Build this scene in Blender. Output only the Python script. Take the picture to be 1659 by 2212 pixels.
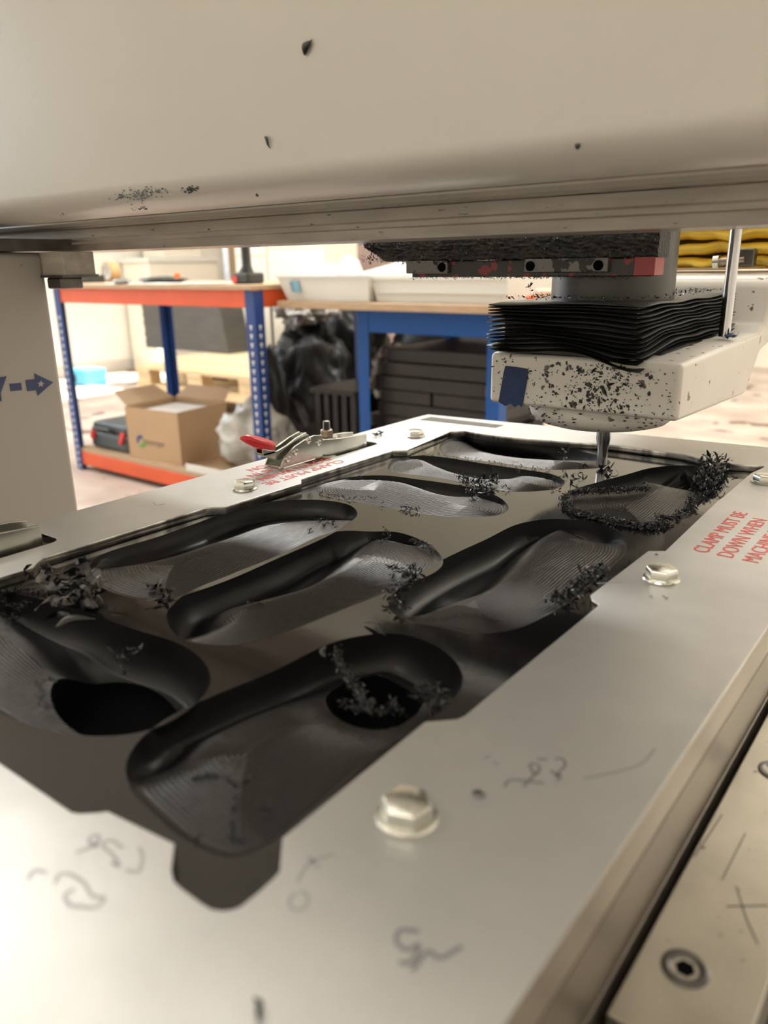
import bpy, bmesh, math, random
import numpy as np
from mathutils import Vector, Matrix, Quaternion, noise
for o in list(bpy.data.objects): bpy.data.objects.remove(o)
SC = bpy.context.scene
COL = SC.collection
RNG = random.Random(7)

# ------------------------------------------------------------------ camera
CAMZ = 0.94
YAW, PITCH, ROLL, FPX = -0.66297253, 0.31029434, -0.01665145, 1676.2
def cam_basis():
    cy, sy, cp, sp = math.cos(YAW), math.sin(YAW), math.cos(PITCH), math.sin(PITCH)
    f = Vector((sy*cp, cy*cp, -sp)); r = Vector((cy, -sy, 0)); u = r.cross(f)
    r2 = r*math.cos(ROLL)+u*math.sin(ROLL); u2 = -r*math.sin(ROLL)+u*math.cos(ROLL)
    return r2, u2, -f
CR, CU, CB = cam_basis()
cam = bpy.data.cameras.new('camera'); co = bpy.data.objects.new('camera', cam); COL.objects.link(co)
co.matrix_world = Matrix(((CR.x, CU.x, CB.x, 0), (CR.y, CU.y, CB.y, 0), (CR.z, CU.z, CB.z, CAMZ), (0, 0, 0, 1)))
cam.sensor_fit = 'VERTICAL'; cam.sensor_height = 36; cam.sensor_width = 27
cam.lens = FPX/2212*36
cam.clip_start = 0.01; cam.clip_end = 60
cam.dof.use_dof = True; cam.dof.focus_distance = 0.66; cam.dof.aperture_fstop = 6.5
SC.camera = co
SC.view_settings.view_transform = 'Standard'; SC.view_settings.look = 'None'
SC.view_settings.exposure = -1.75; SC.view_settings.gamma = 1; SC.view_settings.use_curve_mapping = False
# ------------------------------------------------------------------ world and lights
w = bpy.data.worlds.new('world'); SC.world = w; w.use_nodes = True
w.node_tree.nodes['Background'].inputs[0].default_value = (0.85, 0.93, 1, 1)
w.node_tree.nodes['Background'].inputs[1].default_value = 1.0
def area(name, loc, rot, sx, sy, power, col=(1, 1, 1)):
    l = bpy.data.lights.new(name, 'AREA'); l.shape = 'RECTANGLE'; l.size = sx; l.size_y = sy; l.energy = power; l.color = col
    o = bpy.data.objects.new(name, l); COL.objects.link(o); o.location = loc; o.rotation_euler = rot
    return o
RX0, RX1, RY0, RY1, RH = -6.6, 3.2, -4.0, 7.6, 4.6
PI = math.pi; LZ = 3.3
# unseen ceiling lights added as fill; each also gets a housing further down
FILL_LAMPS = [(-2.0, 2.9, 480), (-3.8, 1.2, 130), (1.2, 3.8, 60), (2.2, 6.2, 320), (-5.6, .6, 130),
         (-3.6, -1.8, 30), (-.1, -2.3, 84), (1.9, .6, 16)]
for i, (x, y, p) in enumerate(FILL_LAMPS):
    warm = (1, .98, .94) if y > .61 else (1, .94, .86)
    area('ceiling_fill', (x, y, LZ-.09), (0, 0, 0), 1.5, .3, p*.72, warm)
    area('ceiling_fill_up', (x, y, LZ+.03), (PI, 0, 0), 1.5, .3, p*(1.35 if y > 2 else .75), warm)  # upward fill added to brighten ceiling and upper walls
# daylight through the window in the left wall behind the camera's left
area('window_light', (RX0+.1, -1.4, 1.9), (0, PI/2, 0)[0:3], 1.6, 2.4, 150, (.78, .89, 1))
bpy.data.objects['window_light'].rotation_euler = (0, -PI/2, 0)
area('side_fill_light', (RX0+.1, 1.5, 2.1), (0, -PI/2, 0), 1.6, 2.2, 470, (.84, .92, 1))  # unseen side window light added to brighten the far room
sun = bpy.data.lights.new('sun', 'SUN'); sun.energy = 75; sun.angle = .02; sun.color = (1, .94, .84)
so = bpy.data.objects.new('sun', sun); COL.objects.link(so)
so.rotation_euler = Vector((0.55, 0.35, 1)).to_track_quat('Z', 'Y').to_euler()

# ------------------------------------------------------------------ helpers: image rays to points on real planes
def ray(px, py):
    return CR*(px-829.5)+CU*(-(py-1106))-CB*FPX
CO = Vector((0, 0, CAMZ))
def P(px, py, z): d = ray(px, py); return CO+d*((z-CAMZ)/d.z)
def PX(px, py, x): d = ray(px, py); return CO+d*(x/d.x)
def PY(px, py, y): d = ray(px, py); return CO+d*(y/d.y)

# ------------------------------------------------------------------ materials
def srgb(r, g, b):
    f = lambda c: (c/255/12.92) if c/255 <= .04045 else ((c/255+.055)/1.055)**2.4
    return (f(r), f(g), f(b))
def mat(name, col, rough=.5, metal=0, var=0, vscale=8, bump=0, bscale=40, col2=None, spots=None, spot_scale=60, spot_cut=.68, stretch=None, spec=.5, emis=None, trans=0, coat=0, rvar=0):
    m = bpy.data.materials.new(name); m.use_nodes = True; nt = m.node_tree; N = nt.nodes; L = nt.links
    b = N['Principled BSDF']
    b.inputs['Base Color'].default_value = (*col, 1); b.inputs['Roughness'].default_value = rough; b.inputs['Metallic'].default_value = metal
    b.inputs['Specular IOR Level'].default_value = spec
    if trans: b.inputs['Transmission Weight'].default_value = trans
    if coat: b.inputs['Coat Weight'].default_value = coat; b.inputs['Coat Roughness'].default_value = .1
    if emis: b.inputs['Emission Color'].default_value = (*emis[:3], 1); b.inputs['Emission Strength'].default_value = emis[3]
    tc = N.new('ShaderNodeTexCoord'); mp = N.new('ShaderNodeMapping'); L.new(tc.outputs['Object'], mp.inputs[0])
    if stretch: mp.inputs['Scale'].default_value = stretch
    c = None
    if var or col2:
        n = N.new('ShaderNodeTexNoise'); n.inputs['Scale'].default_value = vscale; n.inputs['Detail'].default_value = 6; L.new(mp.outputs[0], n.inputs['Vector'])
        r = N.new('ShaderNodeValToRGB'); L.new(n.outputs['Fac'], r.inputs[0])
        r.color_ramp.elements[0].position = .35; r.color_ramp.elements[1].position = .68
        c2 = col2 or tuple(max(0, x*(1-var)) for x in col)
        r.color_ramp.elements[0].color = (*c2, 1); r.color_ramp.elements[1].color = (*col, 1)
        c = r.outputs[0]
        if rvar:
            mr = N.new('ShaderNodeMapRange'); L.new(n.outputs['Fac'], mr.inputs[0]); mr.inputs[1].default_value = .3; mr.inputs[2].default_value = .7
            mr.inputs[3].default_value = rough+rvar; mr.inputs[4].default_value = rough; L.new(mr.outputs[0], b.inputs['Roughness'])
    if spots:
        n2 = N.new('ShaderNodeTexNoise'); n2.inputs['Scale'].default_value = spot_scale; n2.inputs['Detail'].default_value = 3; L.new(mp.outputs[0], n2.inputs['Vector'])
        r2 = N.new('ShaderNodeValToRGB'); L.new(n2.outputs['Fac'], r2.inputs[0]); r2.color_ramp.elements[0].position = spot_cut; r2.color_ramp.elements[1].position = spot_cut+.03
        mx = N.new('ShaderNodeMix'); mx.data_type = 'RGBA'; L.new(r2.outputs[0], mx.inputs[0])
        if c: L.new(c, mx.inputs[6])
        else: mx.inputs[6].default_value = (*col, 1)
        mx.inputs[7].default_value = (*spots, 1); c = mx.outputs[2]
    if c: L.new(c, b.inputs['Base Color'])
    if bump:
        n3 = N.new('ShaderNodeTexNoise'); n3.inputs['Scale'].default_value = bscale; n3.inputs['Detail'].default_value = 4; L.new(mp.outputs[0], n3.inputs['Vector'])
        bp = N.new('ShaderNodeBump'); bp.inputs['Strength'].default_value = bump; bp.inputs['Distance'].default_value = .002
        L.new(n3.outputs['Fac'], bp.inputs['Height']); L.new(bp.outputs[0], b.inputs['Normal'])
    return m
M = dict(
    cream=mat('cream_paint', (.60, .57, .51), .30, var=.05, vscale=5, spots=(.10, .09, .08), spot_scale=75, spot_cut=.775, bump=.05, bscale=90),
    cream_dirty=mat('cream_paint_grubby', (.46, .41, .345), .22, var=.25, vscale=14, spots=(.09, .08, .07), spot_scale=55, spot_cut=.70, stretch=(1, 6, 6)),
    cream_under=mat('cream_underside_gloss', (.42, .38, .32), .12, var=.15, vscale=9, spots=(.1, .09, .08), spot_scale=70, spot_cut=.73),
    column=mat('cream_paint_column_shade', (.35, .32, .28), .45, var=.05, vscale=4, spots=(.2, .18, .15), spot_scale=60, spot_cut=.76),  # the beam's cream, darkened to paint in the column's shade
    head=mat('spindle_housing_paint', (.78, .74, .68), .32, var=.08, vscale=12, spots=(.13, .10, .09), spot_scale=85, spot_cut=.66),
    head_side=mat('spindle_arm_paint', (.74, .72, .60), .30, var=.06, vscale=12, spots=(.2, .13, .09), spot_scale=40, spot_cut=.74),
    alu=mat('aluminium_plate', (.565, .565, .56), .38, .72, col2=(.43, .43, .42), vscale=9, bump=.03, bscale=220, rvar=.07),
    alu_edge=mat('aluminium_milled_edge', (.80, .78, .74), .18, 1, col2=(.22, .21, .20), vscale=70, stretch=(1, 1, .02)),
    alu_side=mat('aluminium_sawn_side', (.44, .40, .355), .42, .8, var=.12, vscale=10),
    alu_side2=mat('brown_tinted_aluminium_side', (.27, .235, .20), .42, .7, var=.12, vscale=10),
    pocket_wall=mat('side_milled_black_plastic', (.005, .005, .0055), .34, spec=.28),
    alu_low=mat('aluminium_table_strip', (.58, .54, .455), .36, .75, var=.22, vscale=26, spots=(.24, .21, .17), spot_scale=170, spot_cut=.705, bump=.04, bscale=200),
    zinc=mat('zinc_plated_steel', (.74, .74, .68), .22, 1, var=.15, vscale=60),
    steel=mat('bright_steel', (.62, .63, .65), .16, 1),
    darksteel=mat('dark_steel', (.16, .15, .14), .35, .9, var=.3, vscale=60),
    rusty=mat('brown_tinted_steel', (.50, .42, .34), .35, .9, var=.4, vscale=90),
    sheet=mat('black_gloss_plastic', (.008, .008, .0085), .06, spec=.88, bump=.012, bscale=120, rvar=.05, var=.3, vscale=18),
    pocket=mat('black_milled_plastic', (.007, .007, .0075), .30, spec=.45, bump=.10, bscale=900, var=.3, vscale=120, rvar=.08),
    swarf=mat('black_plastic_swarf', (.008, .008, .009), .28, spec=.6),
    rubber=mat('black_bellows_cloth', (.016, .016, .014), .42, var=.3, vscale=40, bump=.2, bscale=200),
    brush=mat('black_swarf_crust', (.010, .009, .008), .7, bump=1, bscale=260, col2=(.028, .026, .024), vscale=50),
    redblock=mat('red_anodised', (.20, .016, .02), .4, spots=(.012, .010, .010), spot_scale=70, spot_cut=.43),
    redclean=mat('red_end_cap', (.30, .035, .038), .4, var=.2, vscale=30),
    greyblock=mat('grey_bearing_block', (.13, .125, .12), .4, .5, spots=(.02, .02, .02), spot_scale=90, spot_cut=.52),
    greycyl=mat('grey_spindle_body', (.075, .075, .07), .38, .3, var=.2, vscale=8),
    bag=mat('yellow_bellows_cloth', (.92, .62, .07), .45, col2=(.62, .42, .08), vscale=10, bump=.3, bscale=30),
    bluetape=mat('blue_masking_tape', (.015, .045, .15), .6, var=.4, vscale=60, spots=(.02, .02, .02), spot_scale=90, spot_cut=.66, bump=.6, bscale=120),
    arrow=mat('navy_print', (.032, .045, .11), .5),
    redprint=mat('red_print', (.58, .055, .045), .5),
    pencil=mat('grey_pencil_mark', (.20, .20, .21), .5, .4),
    pencil2=mat('faint_pencil_mark', (.34, .34, .35), .45, .6),
    grip=mat('red_plastisol_grip', (.66, .03, .035), .25, spec=.6),
    wall=mat('cream_wall', (.86, .83, .75), .8, var=.07, vscale=3, bump=.1, bscale=12),
    wallb=mat('yellow_cream_wall', (.86, .81, .69), .8, var=.06, vscale=2),
    ceil=mat('white_ceiling', (.88, .86, .80), .8),
    floor=mat('dusty_concrete_floor', (.62, .53, .45), .6, col2=(.40, .31, .26), vscale=3.2, spots=(.16, .10, .08), spot_scale=4.6, spot_cut=.60),
    orange=mat('orange_beam_paint', (.74, .105, .025), .4, var=.1, vscale=6),
    blue=mat('blue_beam_paint', (.006, .080, .32), .4, spec=.3, var=.1, vscale=6),
    blueup=mat('blue_upright_paint', (.014, .052, .22), .42, var=.15, vscale=10),
    ply=mat('particle_board', (.42, .28, .165), .6, col2=(.50, .36, .23), vscale=12, stretch=(1, 6, 12)),
    pine=mat('pallet_pine', (.72, .55, .33), .65, col2=(.60, .42, .23), vscale=7, stretch=(1, 9, 9)),
    pine2=mat('pallet_sheet_wood', (.78, .63, .40), .6, var=.12, vscale=5),
    card=mat('cardboard', (.50, .34, .20), .75, var=.08, vscale=5),
    cardin=mat('cardboard_inside', (.55, .42, .28), .75),
    white=mat('white_plastic', (.78, .77, .72), .35, var=.04, vscale=5),
    paper=mat('white_paper', (.82, .82, .80), .6),
    slab=mat('dark_slab', (.026, .025, .024), .40, spec=.35, var=.25, vscale=8, stretch=(1, 1, 5)),
    slab2=mat('dark_sheet_stack', (.085, .078, .068), .5, var=.3, vscale=6, stretch=(1, 1, 14)),
    bagblack=mat('black_bin_bag', (.005, .005, .005), .42, spec=.25, bump=.6, bscale=14),
    bagclear=mat('silvery_plastic_wrap', (.40, .39, .37), .25, .2, col2=(.10, .095, .085), vscale=7, bump=1, bscale=25),
    bagwhite=mat('white_plastic_bag', (.62, .61, .56), .35, col2=(.36, .35, .32), vscale=9, bump=.8, bscale=22),
    mauve=mat('mauve_door_paint', (.46, .34, .30), .5, var=.05, vscale=3),
    brownwood=mat('brown_frame_wood', (.36, .25, .15), .55, var=.15, vscale=6),
    slate=mat('slate_blue_case', (.075, .10, .115), .5, var=.2, vscale=10),
    redlatch=mat('red_latch', (.65, .05, .04), .4),
    cyan=mat('light_blue_plastic', (.08, .42, .66), .45),
    navy=mat('navy_crate', (.02, .035, .15), .5),
    black=mat('matt_black', (.002, .002, .0025), .9, spec=.05),
    blacktool=mat('dark_tool_plastic', (.030, .032, .028), .5, var=.2, vscale=12),
    orangeball=mat('orange_cap', (.85, .14, .02), .4),
    tape=mat('brown_packing_tape', (.48, .30, .13), .35),
    logoblue=mat('logo_blue', (.06, .07, .25), .6), logogreen=mat('logo_green', (.11, .32, .06), .6), greyprint=mat('grey_print', (.20, .15, .13), .6),
    labelblue=mat('pale_blue_label', (.20, .42, .52), .5), galv=mat('galvanised_steel', (.62, .66, .70), .3, .8, var=.2, vscale=40),
    lamp=mat('lamp_diffuser', (.9, .9, .9), .5), peach=mat('worn_pale_wood', (.66, .42, .30), .5),
    glass=mat('window_glass', (.9, .95, 1), .05, trans=1), lampbody=mat('lamp_housing_white', (.8, .8, .8), .5),
)

# ------------------------------------------------------------------ mesh helpers
class MB:
    def __init__(s): s.v = []; s.f = []
    def add(s, vs, fs):
        o = len(s.v); s.v += [tuple(v) for v in vs]; s.f += [tuple(i+o for i in f) for f in fs]; return s
    def box(s, lo, hi):
        x0, y0, z0 = lo; x1, y1, z1 = hi
        return s.add([(x0,y0,z0),(x1,y0,z0),(x1,y1,z0),(x0,y1,z0),(x0,y0,z1),(x1,y0,z1),(x1,y1,z1),(x0,y1,z1)],
                     [(0,3,2,1),(4,5,6,7),(0,1,5,4),(1,2,6,5),(2,3,7,6),(3,0,4,7)])
    def obox(s, c, size, R=None):
        t = MB().box([-d/2 for d in size], [d/2 for d in size]); R = R or Matrix.Identity(3); c = Vector(c)
        return s.add([c+R@Vector(v) for v in t.v], t.f)
    def cyl(s, p0, p1, r0, r1=None, n=20, cap=True):
        r1 = r0 if r1 is None else r1; p0 = Vector(p0); p1 = Vector(p1); a = (p1-p0).normalized()
        u = a.orthogonal().normalized(); w_ = a.cross(u)
        vs = []; fs = []
        for p, r in ((p0, r0), (p1, r1)):
            vs += [p+(u*math.cos(2*PI*i/n)+w_*math.sin(2*PI*i/n))*r for i in range(n)]
        fs = [(i, (i+1) % n, n+(i+1) % n, n+i) for i in range(n)]
        if cap: fs += [tuple(range(n-1, -1, -1)), tuple(range(n, 2*n))]
        return s.add(vs, fs)
    def lathe(s, c, prof, n=32, axis='z', ph=0):
        c = Vector(c); vs = []
        for r, z in prof:
            for i in range(n):
                a = 2*PI*i/n+ph; q = Vector((r*math.cos(a), r*math.sin(a), z))
                vs.append(c+q)
        k = len(prof); fs = [(j*n+i, j*n+(i+1) % n, (j+1)*n+(i+1) % n, (j+1)*n+i) for j in range(k-1) for i in range(n)]
        fs += [tuple(range(n-1, -1, -1)), tuple((k-1)*n+i for i in range(n))]
        return s.add(vs, fs)
    def prism(s, poly, off):
        """poly: list of 3D points (planar), extruded by vector off"""
        n = len(poly); off = Vector(off); poly = [Vector(p) for p in poly]
        return s.add(poly+[p+off for p in poly], [tuple(range(n)), tuple(range(2*n-1, n-1, -1))]+[(i, n+i, n+(i+1) % n, (i+1) % n) for i in range(n)])
    def tube(s, pts, r, n=8):
        pts = [Vector(p) for p in pts]; k = len(pts); vs = []; fs = []
        rs = r if isinstance(r, (list, tuple)) else [r]*k
        u = None
        for i, p in enumerate(pts):
            a = (pts[min(i+1, k-1)]-pts[max(i-1, 0)]).normalized()
            u = (a.orthogonal() if u is None else (u-a*u.dot(a))).normalized(); w_ = a.cross(u)
            vs += [p+(u*math.cos(2*PI*j/n)+w_*math.sin(2*PI*j/n))*rs[i] for j in range(n)]
        fs = [(i*n+j, i*n+(j+1) % n, (i+1)*n+(j+1) % n, (i+1)*n+j) for i in range(k-1) for j in range(n)]
        fs += [tuple(range(n-1, -1, -1)), tuple((k-1)*n+j for j in range(n))]
        return s.add(vs, fs)
    def ribbon(s, pts, wd, up, th):
        pts = [Vector(p) for p in pts]; k = len(pts); vs = []
        for i, p in enumerate(pts):
            a = (pts[min(i+1, k-1)]-pts[max(i-1, 0)]).normalized(); sd = a.cross(Vector(up)).normalized()*(wd/2)
            t = Vector(up)*th
            vs += [p-sd, p+sd, p+sd+t, p-sd+t]
        fs = [(i*4+j, i*4+(j+1) % 4, (i+1)*4+(j+1) % 4, (i+1)*4+j) for i in range(k-1) for j in range(4)]+[(3, 2, 1, 0), tuple((k-1)*4+j for j in range(4))]
        return s.add(vs, fs)
    def build(s, name, m, parent=None, bev=0, smooth=None, seg=2, **kw):
        me = bpy.data.meshes.new(name); me.from_pydata([tuple(v) for v in s.v], [], s.f)
        return finish(name, me, m, parent, bev, smooth, seg, **kw)
def finish(name, me, m, parent=None, bev=0, smooth=None, seg=2, fixn=True, **kw):
    if fixn:
        b = bmesh.new(); b.from_mesh(me); bmesh.ops.recalc_face_normals(b, faces=b.faces[:]); b.to_mesh(me); b.free()
    o = bpy.data.objects.new(name, me); COL.objects.link(o)
    me.materials.append(M[m] if isinstance(m, str) else m)
    if parent is not None: put(o, parent)
    if smooth is not None:
        me.shade_smooth()
        if smooth < 180: me.set_sharp_from_angle(angle=math.radians(smooth))
    if bev:
        md = o.modifiers.new('bevel', 'BEVEL'); md.width = bev; md.segments = seg; md.limit_method = 'ANGLE'; md.angle_limit = math.radians(35)
        md.harden_normals = True
        me.shade_smooth(); me.set_sharp_from_angle(angle=math.radians(50))
    for k, v in kw.items(): o[k] = v
    return o
def put(o, parent):
    o.parent = parent
    # parents are only ever translated and turned: keep world-space vertices by inverting
    o.matrix_parent_inverse = wm(parent).inverted()
def wm(o):
    m = o.matrix_basis.copy()
    if o.parent: m = wm(o.parent)@o.matrix_parent_inverse@m
    return m
def tag(o, label=None, cat=None, group=None, kind=None):
    if label: o['label'] = label
    if cat: o['category'] = cat
    if group: o['group'] = group
    if kind: o['kind'] = kind
    return o
def thing(name, label, cat, loc=(0, 0, 0), group=None, kind=None):
    o = bpy.data.objects.new(name, None); COL.objects.link(o); o.location = loc; o.empty_display_size = .05
    return tag(o, label, cat, group, kind)
def struct(o): o['kind'] = 'structure'; return o
def clone(root, loc, label=None, rotz=None):
    def rec(o, parent):
        c = o.copy(); COL.objects.link(c)
        if parent is not None:
            c.parent = parent; c.matrix_parent_inverse = o.matrix_parent_inverse.copy()
        for ch in [q for q in list(COL.objects) if q.parent == o]: rec(ch, c)
        return c
    r = rec(root, None); r.location = loc
    if rotz is not None: r.rotation_euler.z = rotz
    if label: r['label'] = label
    return r
def curve_plate(name, outer, holes, z0, z1, m, parent=None, bev=0, **kw):
    cu = bpy.data.curves.new(name, 'CURVE'); cu.dimensions = '2D'; cu.fill_mode = 'BOTH'
    for poly in [outer]+holes:
        sp = cu.splines.new('POLY'); sp.points.add(len(poly)-1)
        for i, p in enumerate(poly): sp.points[i].co = (p[0], p[1], 0, 1)
        sp.use_cyclic_u = True
    cu.extrude = (z1-z0)/2
    if bev: cu.extrude -= bev; cu.bevel_depth = bev; cu.offset = -bev; cu.bevel_resolution = 1
    t = bpy.data.objects.new(name+'_tmp', cu); COL.objects.link(t)
    dg = bpy.context.evaluated_depsgraph_get(); me = bpy.data.meshes.new_from_object(t.evaluated_get(dg)); me.name = name
    bpy.data.objects.remove(t); bpy.data.curves.remove(cu)
    me.materials.clear(); me.transform(Matrix.Translation((0, 0, (z0+z1)/2)))
    me.shade_smooth(); me.set_sharp_from_angle(angle=math.radians(25))
    return finish(name, me, m, parent, fixn=False, **kw)
def text(name, s, origin, right, up, size, m, parent, th=.0002, xs=1, **kw):
    """flat lettering standing on a real surface"""
    cu = bpy.data.curves.new(name, 'FONT'); cu.body = s; cu.size = size; cu.extrude = th
    t = bpy.data.objects.new(name+'_tmp', cu); COL.objects.link(t)
    dg = bpy.context.evaluated_depsgraph_get(); me = bpy.data.meshes.new_from_object(t.evaluated_get(dg)); me.name = name
    bpy.data.objects.remove(t); bpy.data.curves.remove(cu)
    right = Vector(right).normalized()*xs; up = Vector(up).normalized(); n = right.cross(up).normalized(); o = Vector(origin)
    me.transform(Matrix(((right.x, up.x, n.x, o.x), (right.y, up.y, n.y, o.y), (right.z, up.z, n.z, o.z), (0, 0, 0, 1))))
    me.materials.clear()
    return finish(name, me, m, parent, fixn=False, **kw)
def smooth_poly(pts, n):
    """closed Catmull-Rom through pts, resampled evenly to n points"""
    q = np.array(pts, float); k = len(q); out = []
    for i in range(k):
        p0, p1, p2, p3 = q[i-1], q[i], q[(i+1) % k], q[(i+2) % k]
        for t in np.linspace(0, 1, 12, endpoint=False):
            out.append(.5*((2*p1)+(-p0+p2)*t+(2*p0-5*p1+4*p2-p3)*t*t+(-p0+3*p1-3*p2+p3)*t**3))
    out = np.array(out); d = np.linalg.norm(np.roll(out, -1, 0)-out, axis=1); s = np.concatenate([[0], np.cumsum(d)])
    t = np.linspace(0, s[-1], n, endpoint=False); o2 = np.vstack([out, out[:1]])
    return np.stack([np.interp(t, s, o2[:, 0]), np.interp(t, s, o2[:, 1])], 1)
def smooth_open(pts, n):
    q = np.array(pts, float); q = np.vstack([2*q[0]-q[1], q, 2*q[-1]-q[-2]]); out = []
    for i in range(1, len(q)-2):
        for t in np.linspace(0, 1, 12, endpoint=(i == len(q)-3)):
            p0, p1, p2, p3 = q[i-1:i+3]
            out.append(.5*((2*p1)+(-p0+p2)*t+(2*p0-5*p1+4*p2-p3)*t*t+(-p0+3*p1-3*p2+p3)*t**3))
    out = np.array(out); d = np.linalg.norm(out[1:]-out[:-1], axis=1); s = np.concatenate([[0], np.cumsum(d)]); t = np.linspace(0, s[-1], n)
    return np.stack([np.interp(t, s, out[:, 0]), np.interp(t, s, out[:, 1])], 1)
def distto(p, line, closed=True):
    a = line; b = np.roll(line, -1, 0) if closed else line[1:]
    if not closed: a = line[:-1]
    best = np.full(len(p), 1e9)
    for i in range(len(a)):
        ab = b[i]-a[i]; t = np.clip(((p-a[i])@ab)/(ab@ab+1e-12), 0, 1)
        best = np.minimum(best, ((p-a[i]-t[:, None]*ab)**2).sum(1))
    return np.sqrt(best)
def swarf_mesh(mb, c, n, spread, size, rng, lift=.4, normal=(0, 0, 1), curl=2.2):
    """curled tapering ribbons of plastic scattered around a point"""
    nv = Vector(normal).normalized(); u = nv.orthogonal().normalized(); v = nv.cross(u)
    for _ in range(n):
        a = rng.uniform(0, 2*PI); r = abs(rng.gauss(0, .5)); sp = spread if isinstance(spread, (tuple, list)) else (spread, spread)
        base = Vector(c)+u*math.cos(a)*r*sp[0]+v*math.sin(a)*r*sp[1]+nv*size*rng.uniform(0, lift)
        L = size*rng.uniform(.3, 1.1); wd = L*rng.uniform(.12, .38)
        d = (u*math.cos(rng.uniform(0, 6.3))+v*math.sin(rng.uniform(0, 6.3))+nv*rng.uniform(-.2, 1.0)*lift*2).normalized()
        ax = d.cross(Vector((rng.gauss(0, 1), rng.gauss(0, 1), rng.gauss(0, 1)))).normalized()
        k = 4; cur = rng.uniform(-curl, curl)/k; p = base; vs = []
        for i in range(k+1):
            ww = wd*math.sin(PI*(i+.35)/(k+.7))*.5
            vs += [p-ax*ww, p+ax*ww]
            d = Quaternion(ax, cur)@d; p = p+d*(L/k); ax = (Quaternion(d, rng.uniform(-.5, .5))@ax).normalized()
        mb.add(vs, [(2*i, 2*i+1, 2*i+3, 2*i+2) for i in range(k)])
    return mb

# ================================================================== ROOM
W = .12
SK = [(-6.35, -5.5, 3.6, 4.6)]   # added ceiling opening x0,x1,y0,y1, placed below
struct(MB().box((RX0-W, RY0-W, -.1), (RX1+W, RY1+W, 0)).build('floor', 'floor'))
# unseen ceiling opening added so the sun reaches the floor by the left wall
tgt = Vector((-5.95, 3.75, 0)); sd = Vector((0.55, 0.35, 1)); top = tgt+sd*RH
hx0, hx1, hy0, hy1 = top.x-.55, top.x+.55, top.y-.8, top.y+.8
mb = MB(); z0, z1 = RH, RH+.1
mb.box((RX0-W, RY0-W, z0), (hx0, RY1+W, z1)); mb.box((hx1, RY0-W, z0), (RX1+W, RY1+W, z1))
mb.box((hx0, RY0-W, z0), (hx1, hy0, z1)); mb.box((hx0, hy1, z0), (hx1, RY1+W, z1))
struct(mb.build('ceiling', 'ceil'))
struct(MB().box((RX0-W, RY1, 0), (RX1+W, RY1+W, RH)).build('wall_back', 'wallb'))
struct(MB().box((RX1, RY0, 0), (RX1+W, RY1, RH)).build('wall_right', 'wall'))
struct(MB().box((RX0-W, RY0-W, 0), (RX1+W, RY0, RH)).build('wall_front', 'wall'))
mb = MB(); wy0, wy1, wz0, wz1 = -2.6, -.2, 1.1, 2.7
mb.box((RX0-W, RY0, 0), (RX0, wy0, RH)); mb.box((RX0-W, wy1, 0), (RX0, .4, RH)); mb.box((RX0-W, 2.6, 0), (RX0, RY1, RH))
for a, b in ((wy0, wy1), (.4, 2.6)): mb.box((RX0-W, a, 0), (RX0, b, wz0)); mb.box((RX0-W, a, wz1), (RX0, b, RH))
struct(mb.build('wall_left', 'wall'))
mb = MB()
for a, b in (((wy0, wz0), (wy0+.06, wz1)), ((wy1-.06, wz0), (wy1, wz1)), ((wy0, wz0), (wy1, wz0+.06)), ((wy0, wz1-.06), (wy1, wz1)), ((-1.43, wz0), (-1.37, wz1))):
    mb.box((RX0-.08, a[0], a[1]), (RX0-.03, b[0], b[1]))
wn = struct(mb.build('window_1', 'white'))
MB().box((RX0-.06, wy0+.05, wz0+.05), (RX0-.055, wy1-.05, wz1-.05)).build('pane', 'glass', wn)
mb = MB()
for a, b in (((.4, wz0), (.46, wz1)), ((2.54, wz0), (2.6, wz1)), ((.4, wz0), (2.6, wz0+.06)), ((.4, wz1-.06), (2.6, wz1)), ((1.47, wz0), (1.53, wz1))):
    mb.box((RX0-.08, a[0], a[1]), (RX0-.03, b[0], b[1]))
wn = struct(mb.build('added_window', 'white')); MB().box((RX0-.06, .45, wz0+.05), (RX0-.055, 2.55, wz1-.05)).build('pane', 'glass', wn)  # unseen window added to go with the side fill light
struct(MB().box((RX0, RY0, 0), (RX0+.02, RY1, .10)).build('baseboard_left', 'cream'))
for i, (x, y, p) in enumerate(FILL_LAMPS):  # housings and hangers for the added fill lights
    t = thing('added_batten', 'unseen white batten added for fill light', 'light', (x, y, RH), group='added batten fill lights')
    MB().box((x-.78, y-.17, LZ-.08), (x+.78, y+.17, LZ)).build('housing', 'lampbody', t)
    for dx in (-.6, .6): MB().cyl((x+dx, y, LZ), (x+dx, y, RH), .006, n=8).build('hanger', 'galv', t)

# ================================================================== MACHINE BED
ZT = .75                       # top of the aluminium fixture plate
bed = thing('machine_bed', 'aluminium machine table with bolted strips beneath the fixture plate', 'machine table', (-.3, .4, 0))
MB().box((-.56, -.10, .08), (-.075, .80, .655)).build('base_cabinet', 'cream', bed, bev=.004)
MB().box((-.50, -.04, 0), (-.14, .74, .08)).build('plinth', 'darksteel', bed)
MB().box((-.57, -.35, .655), (-.0705, .86, .69)).build('sub_plate', 'alu_side2', bed, bev=.0006)
for y0, y1 in ((-.35, .1995), (.2065, .95)):
    MB().box((-.0665, y0, .655), (-.0245, y1, .69)).build('table_strip', 'alu_low', bed, bev=.0006)
MB().box((-.0245, -.35, .60), (.03, .95, .655)).build('side_rail', 'darksteel', bed, bev=.001)
MB().box((.005, -.35, .655), (.05, .95, .672)).build('outer_strip', 'alu_low', bed, bev=.001)
MB().box((-.075, -.35, .56), (.05, .95, .6545)).build('rail_support', 'darksteel', bed)
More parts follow.
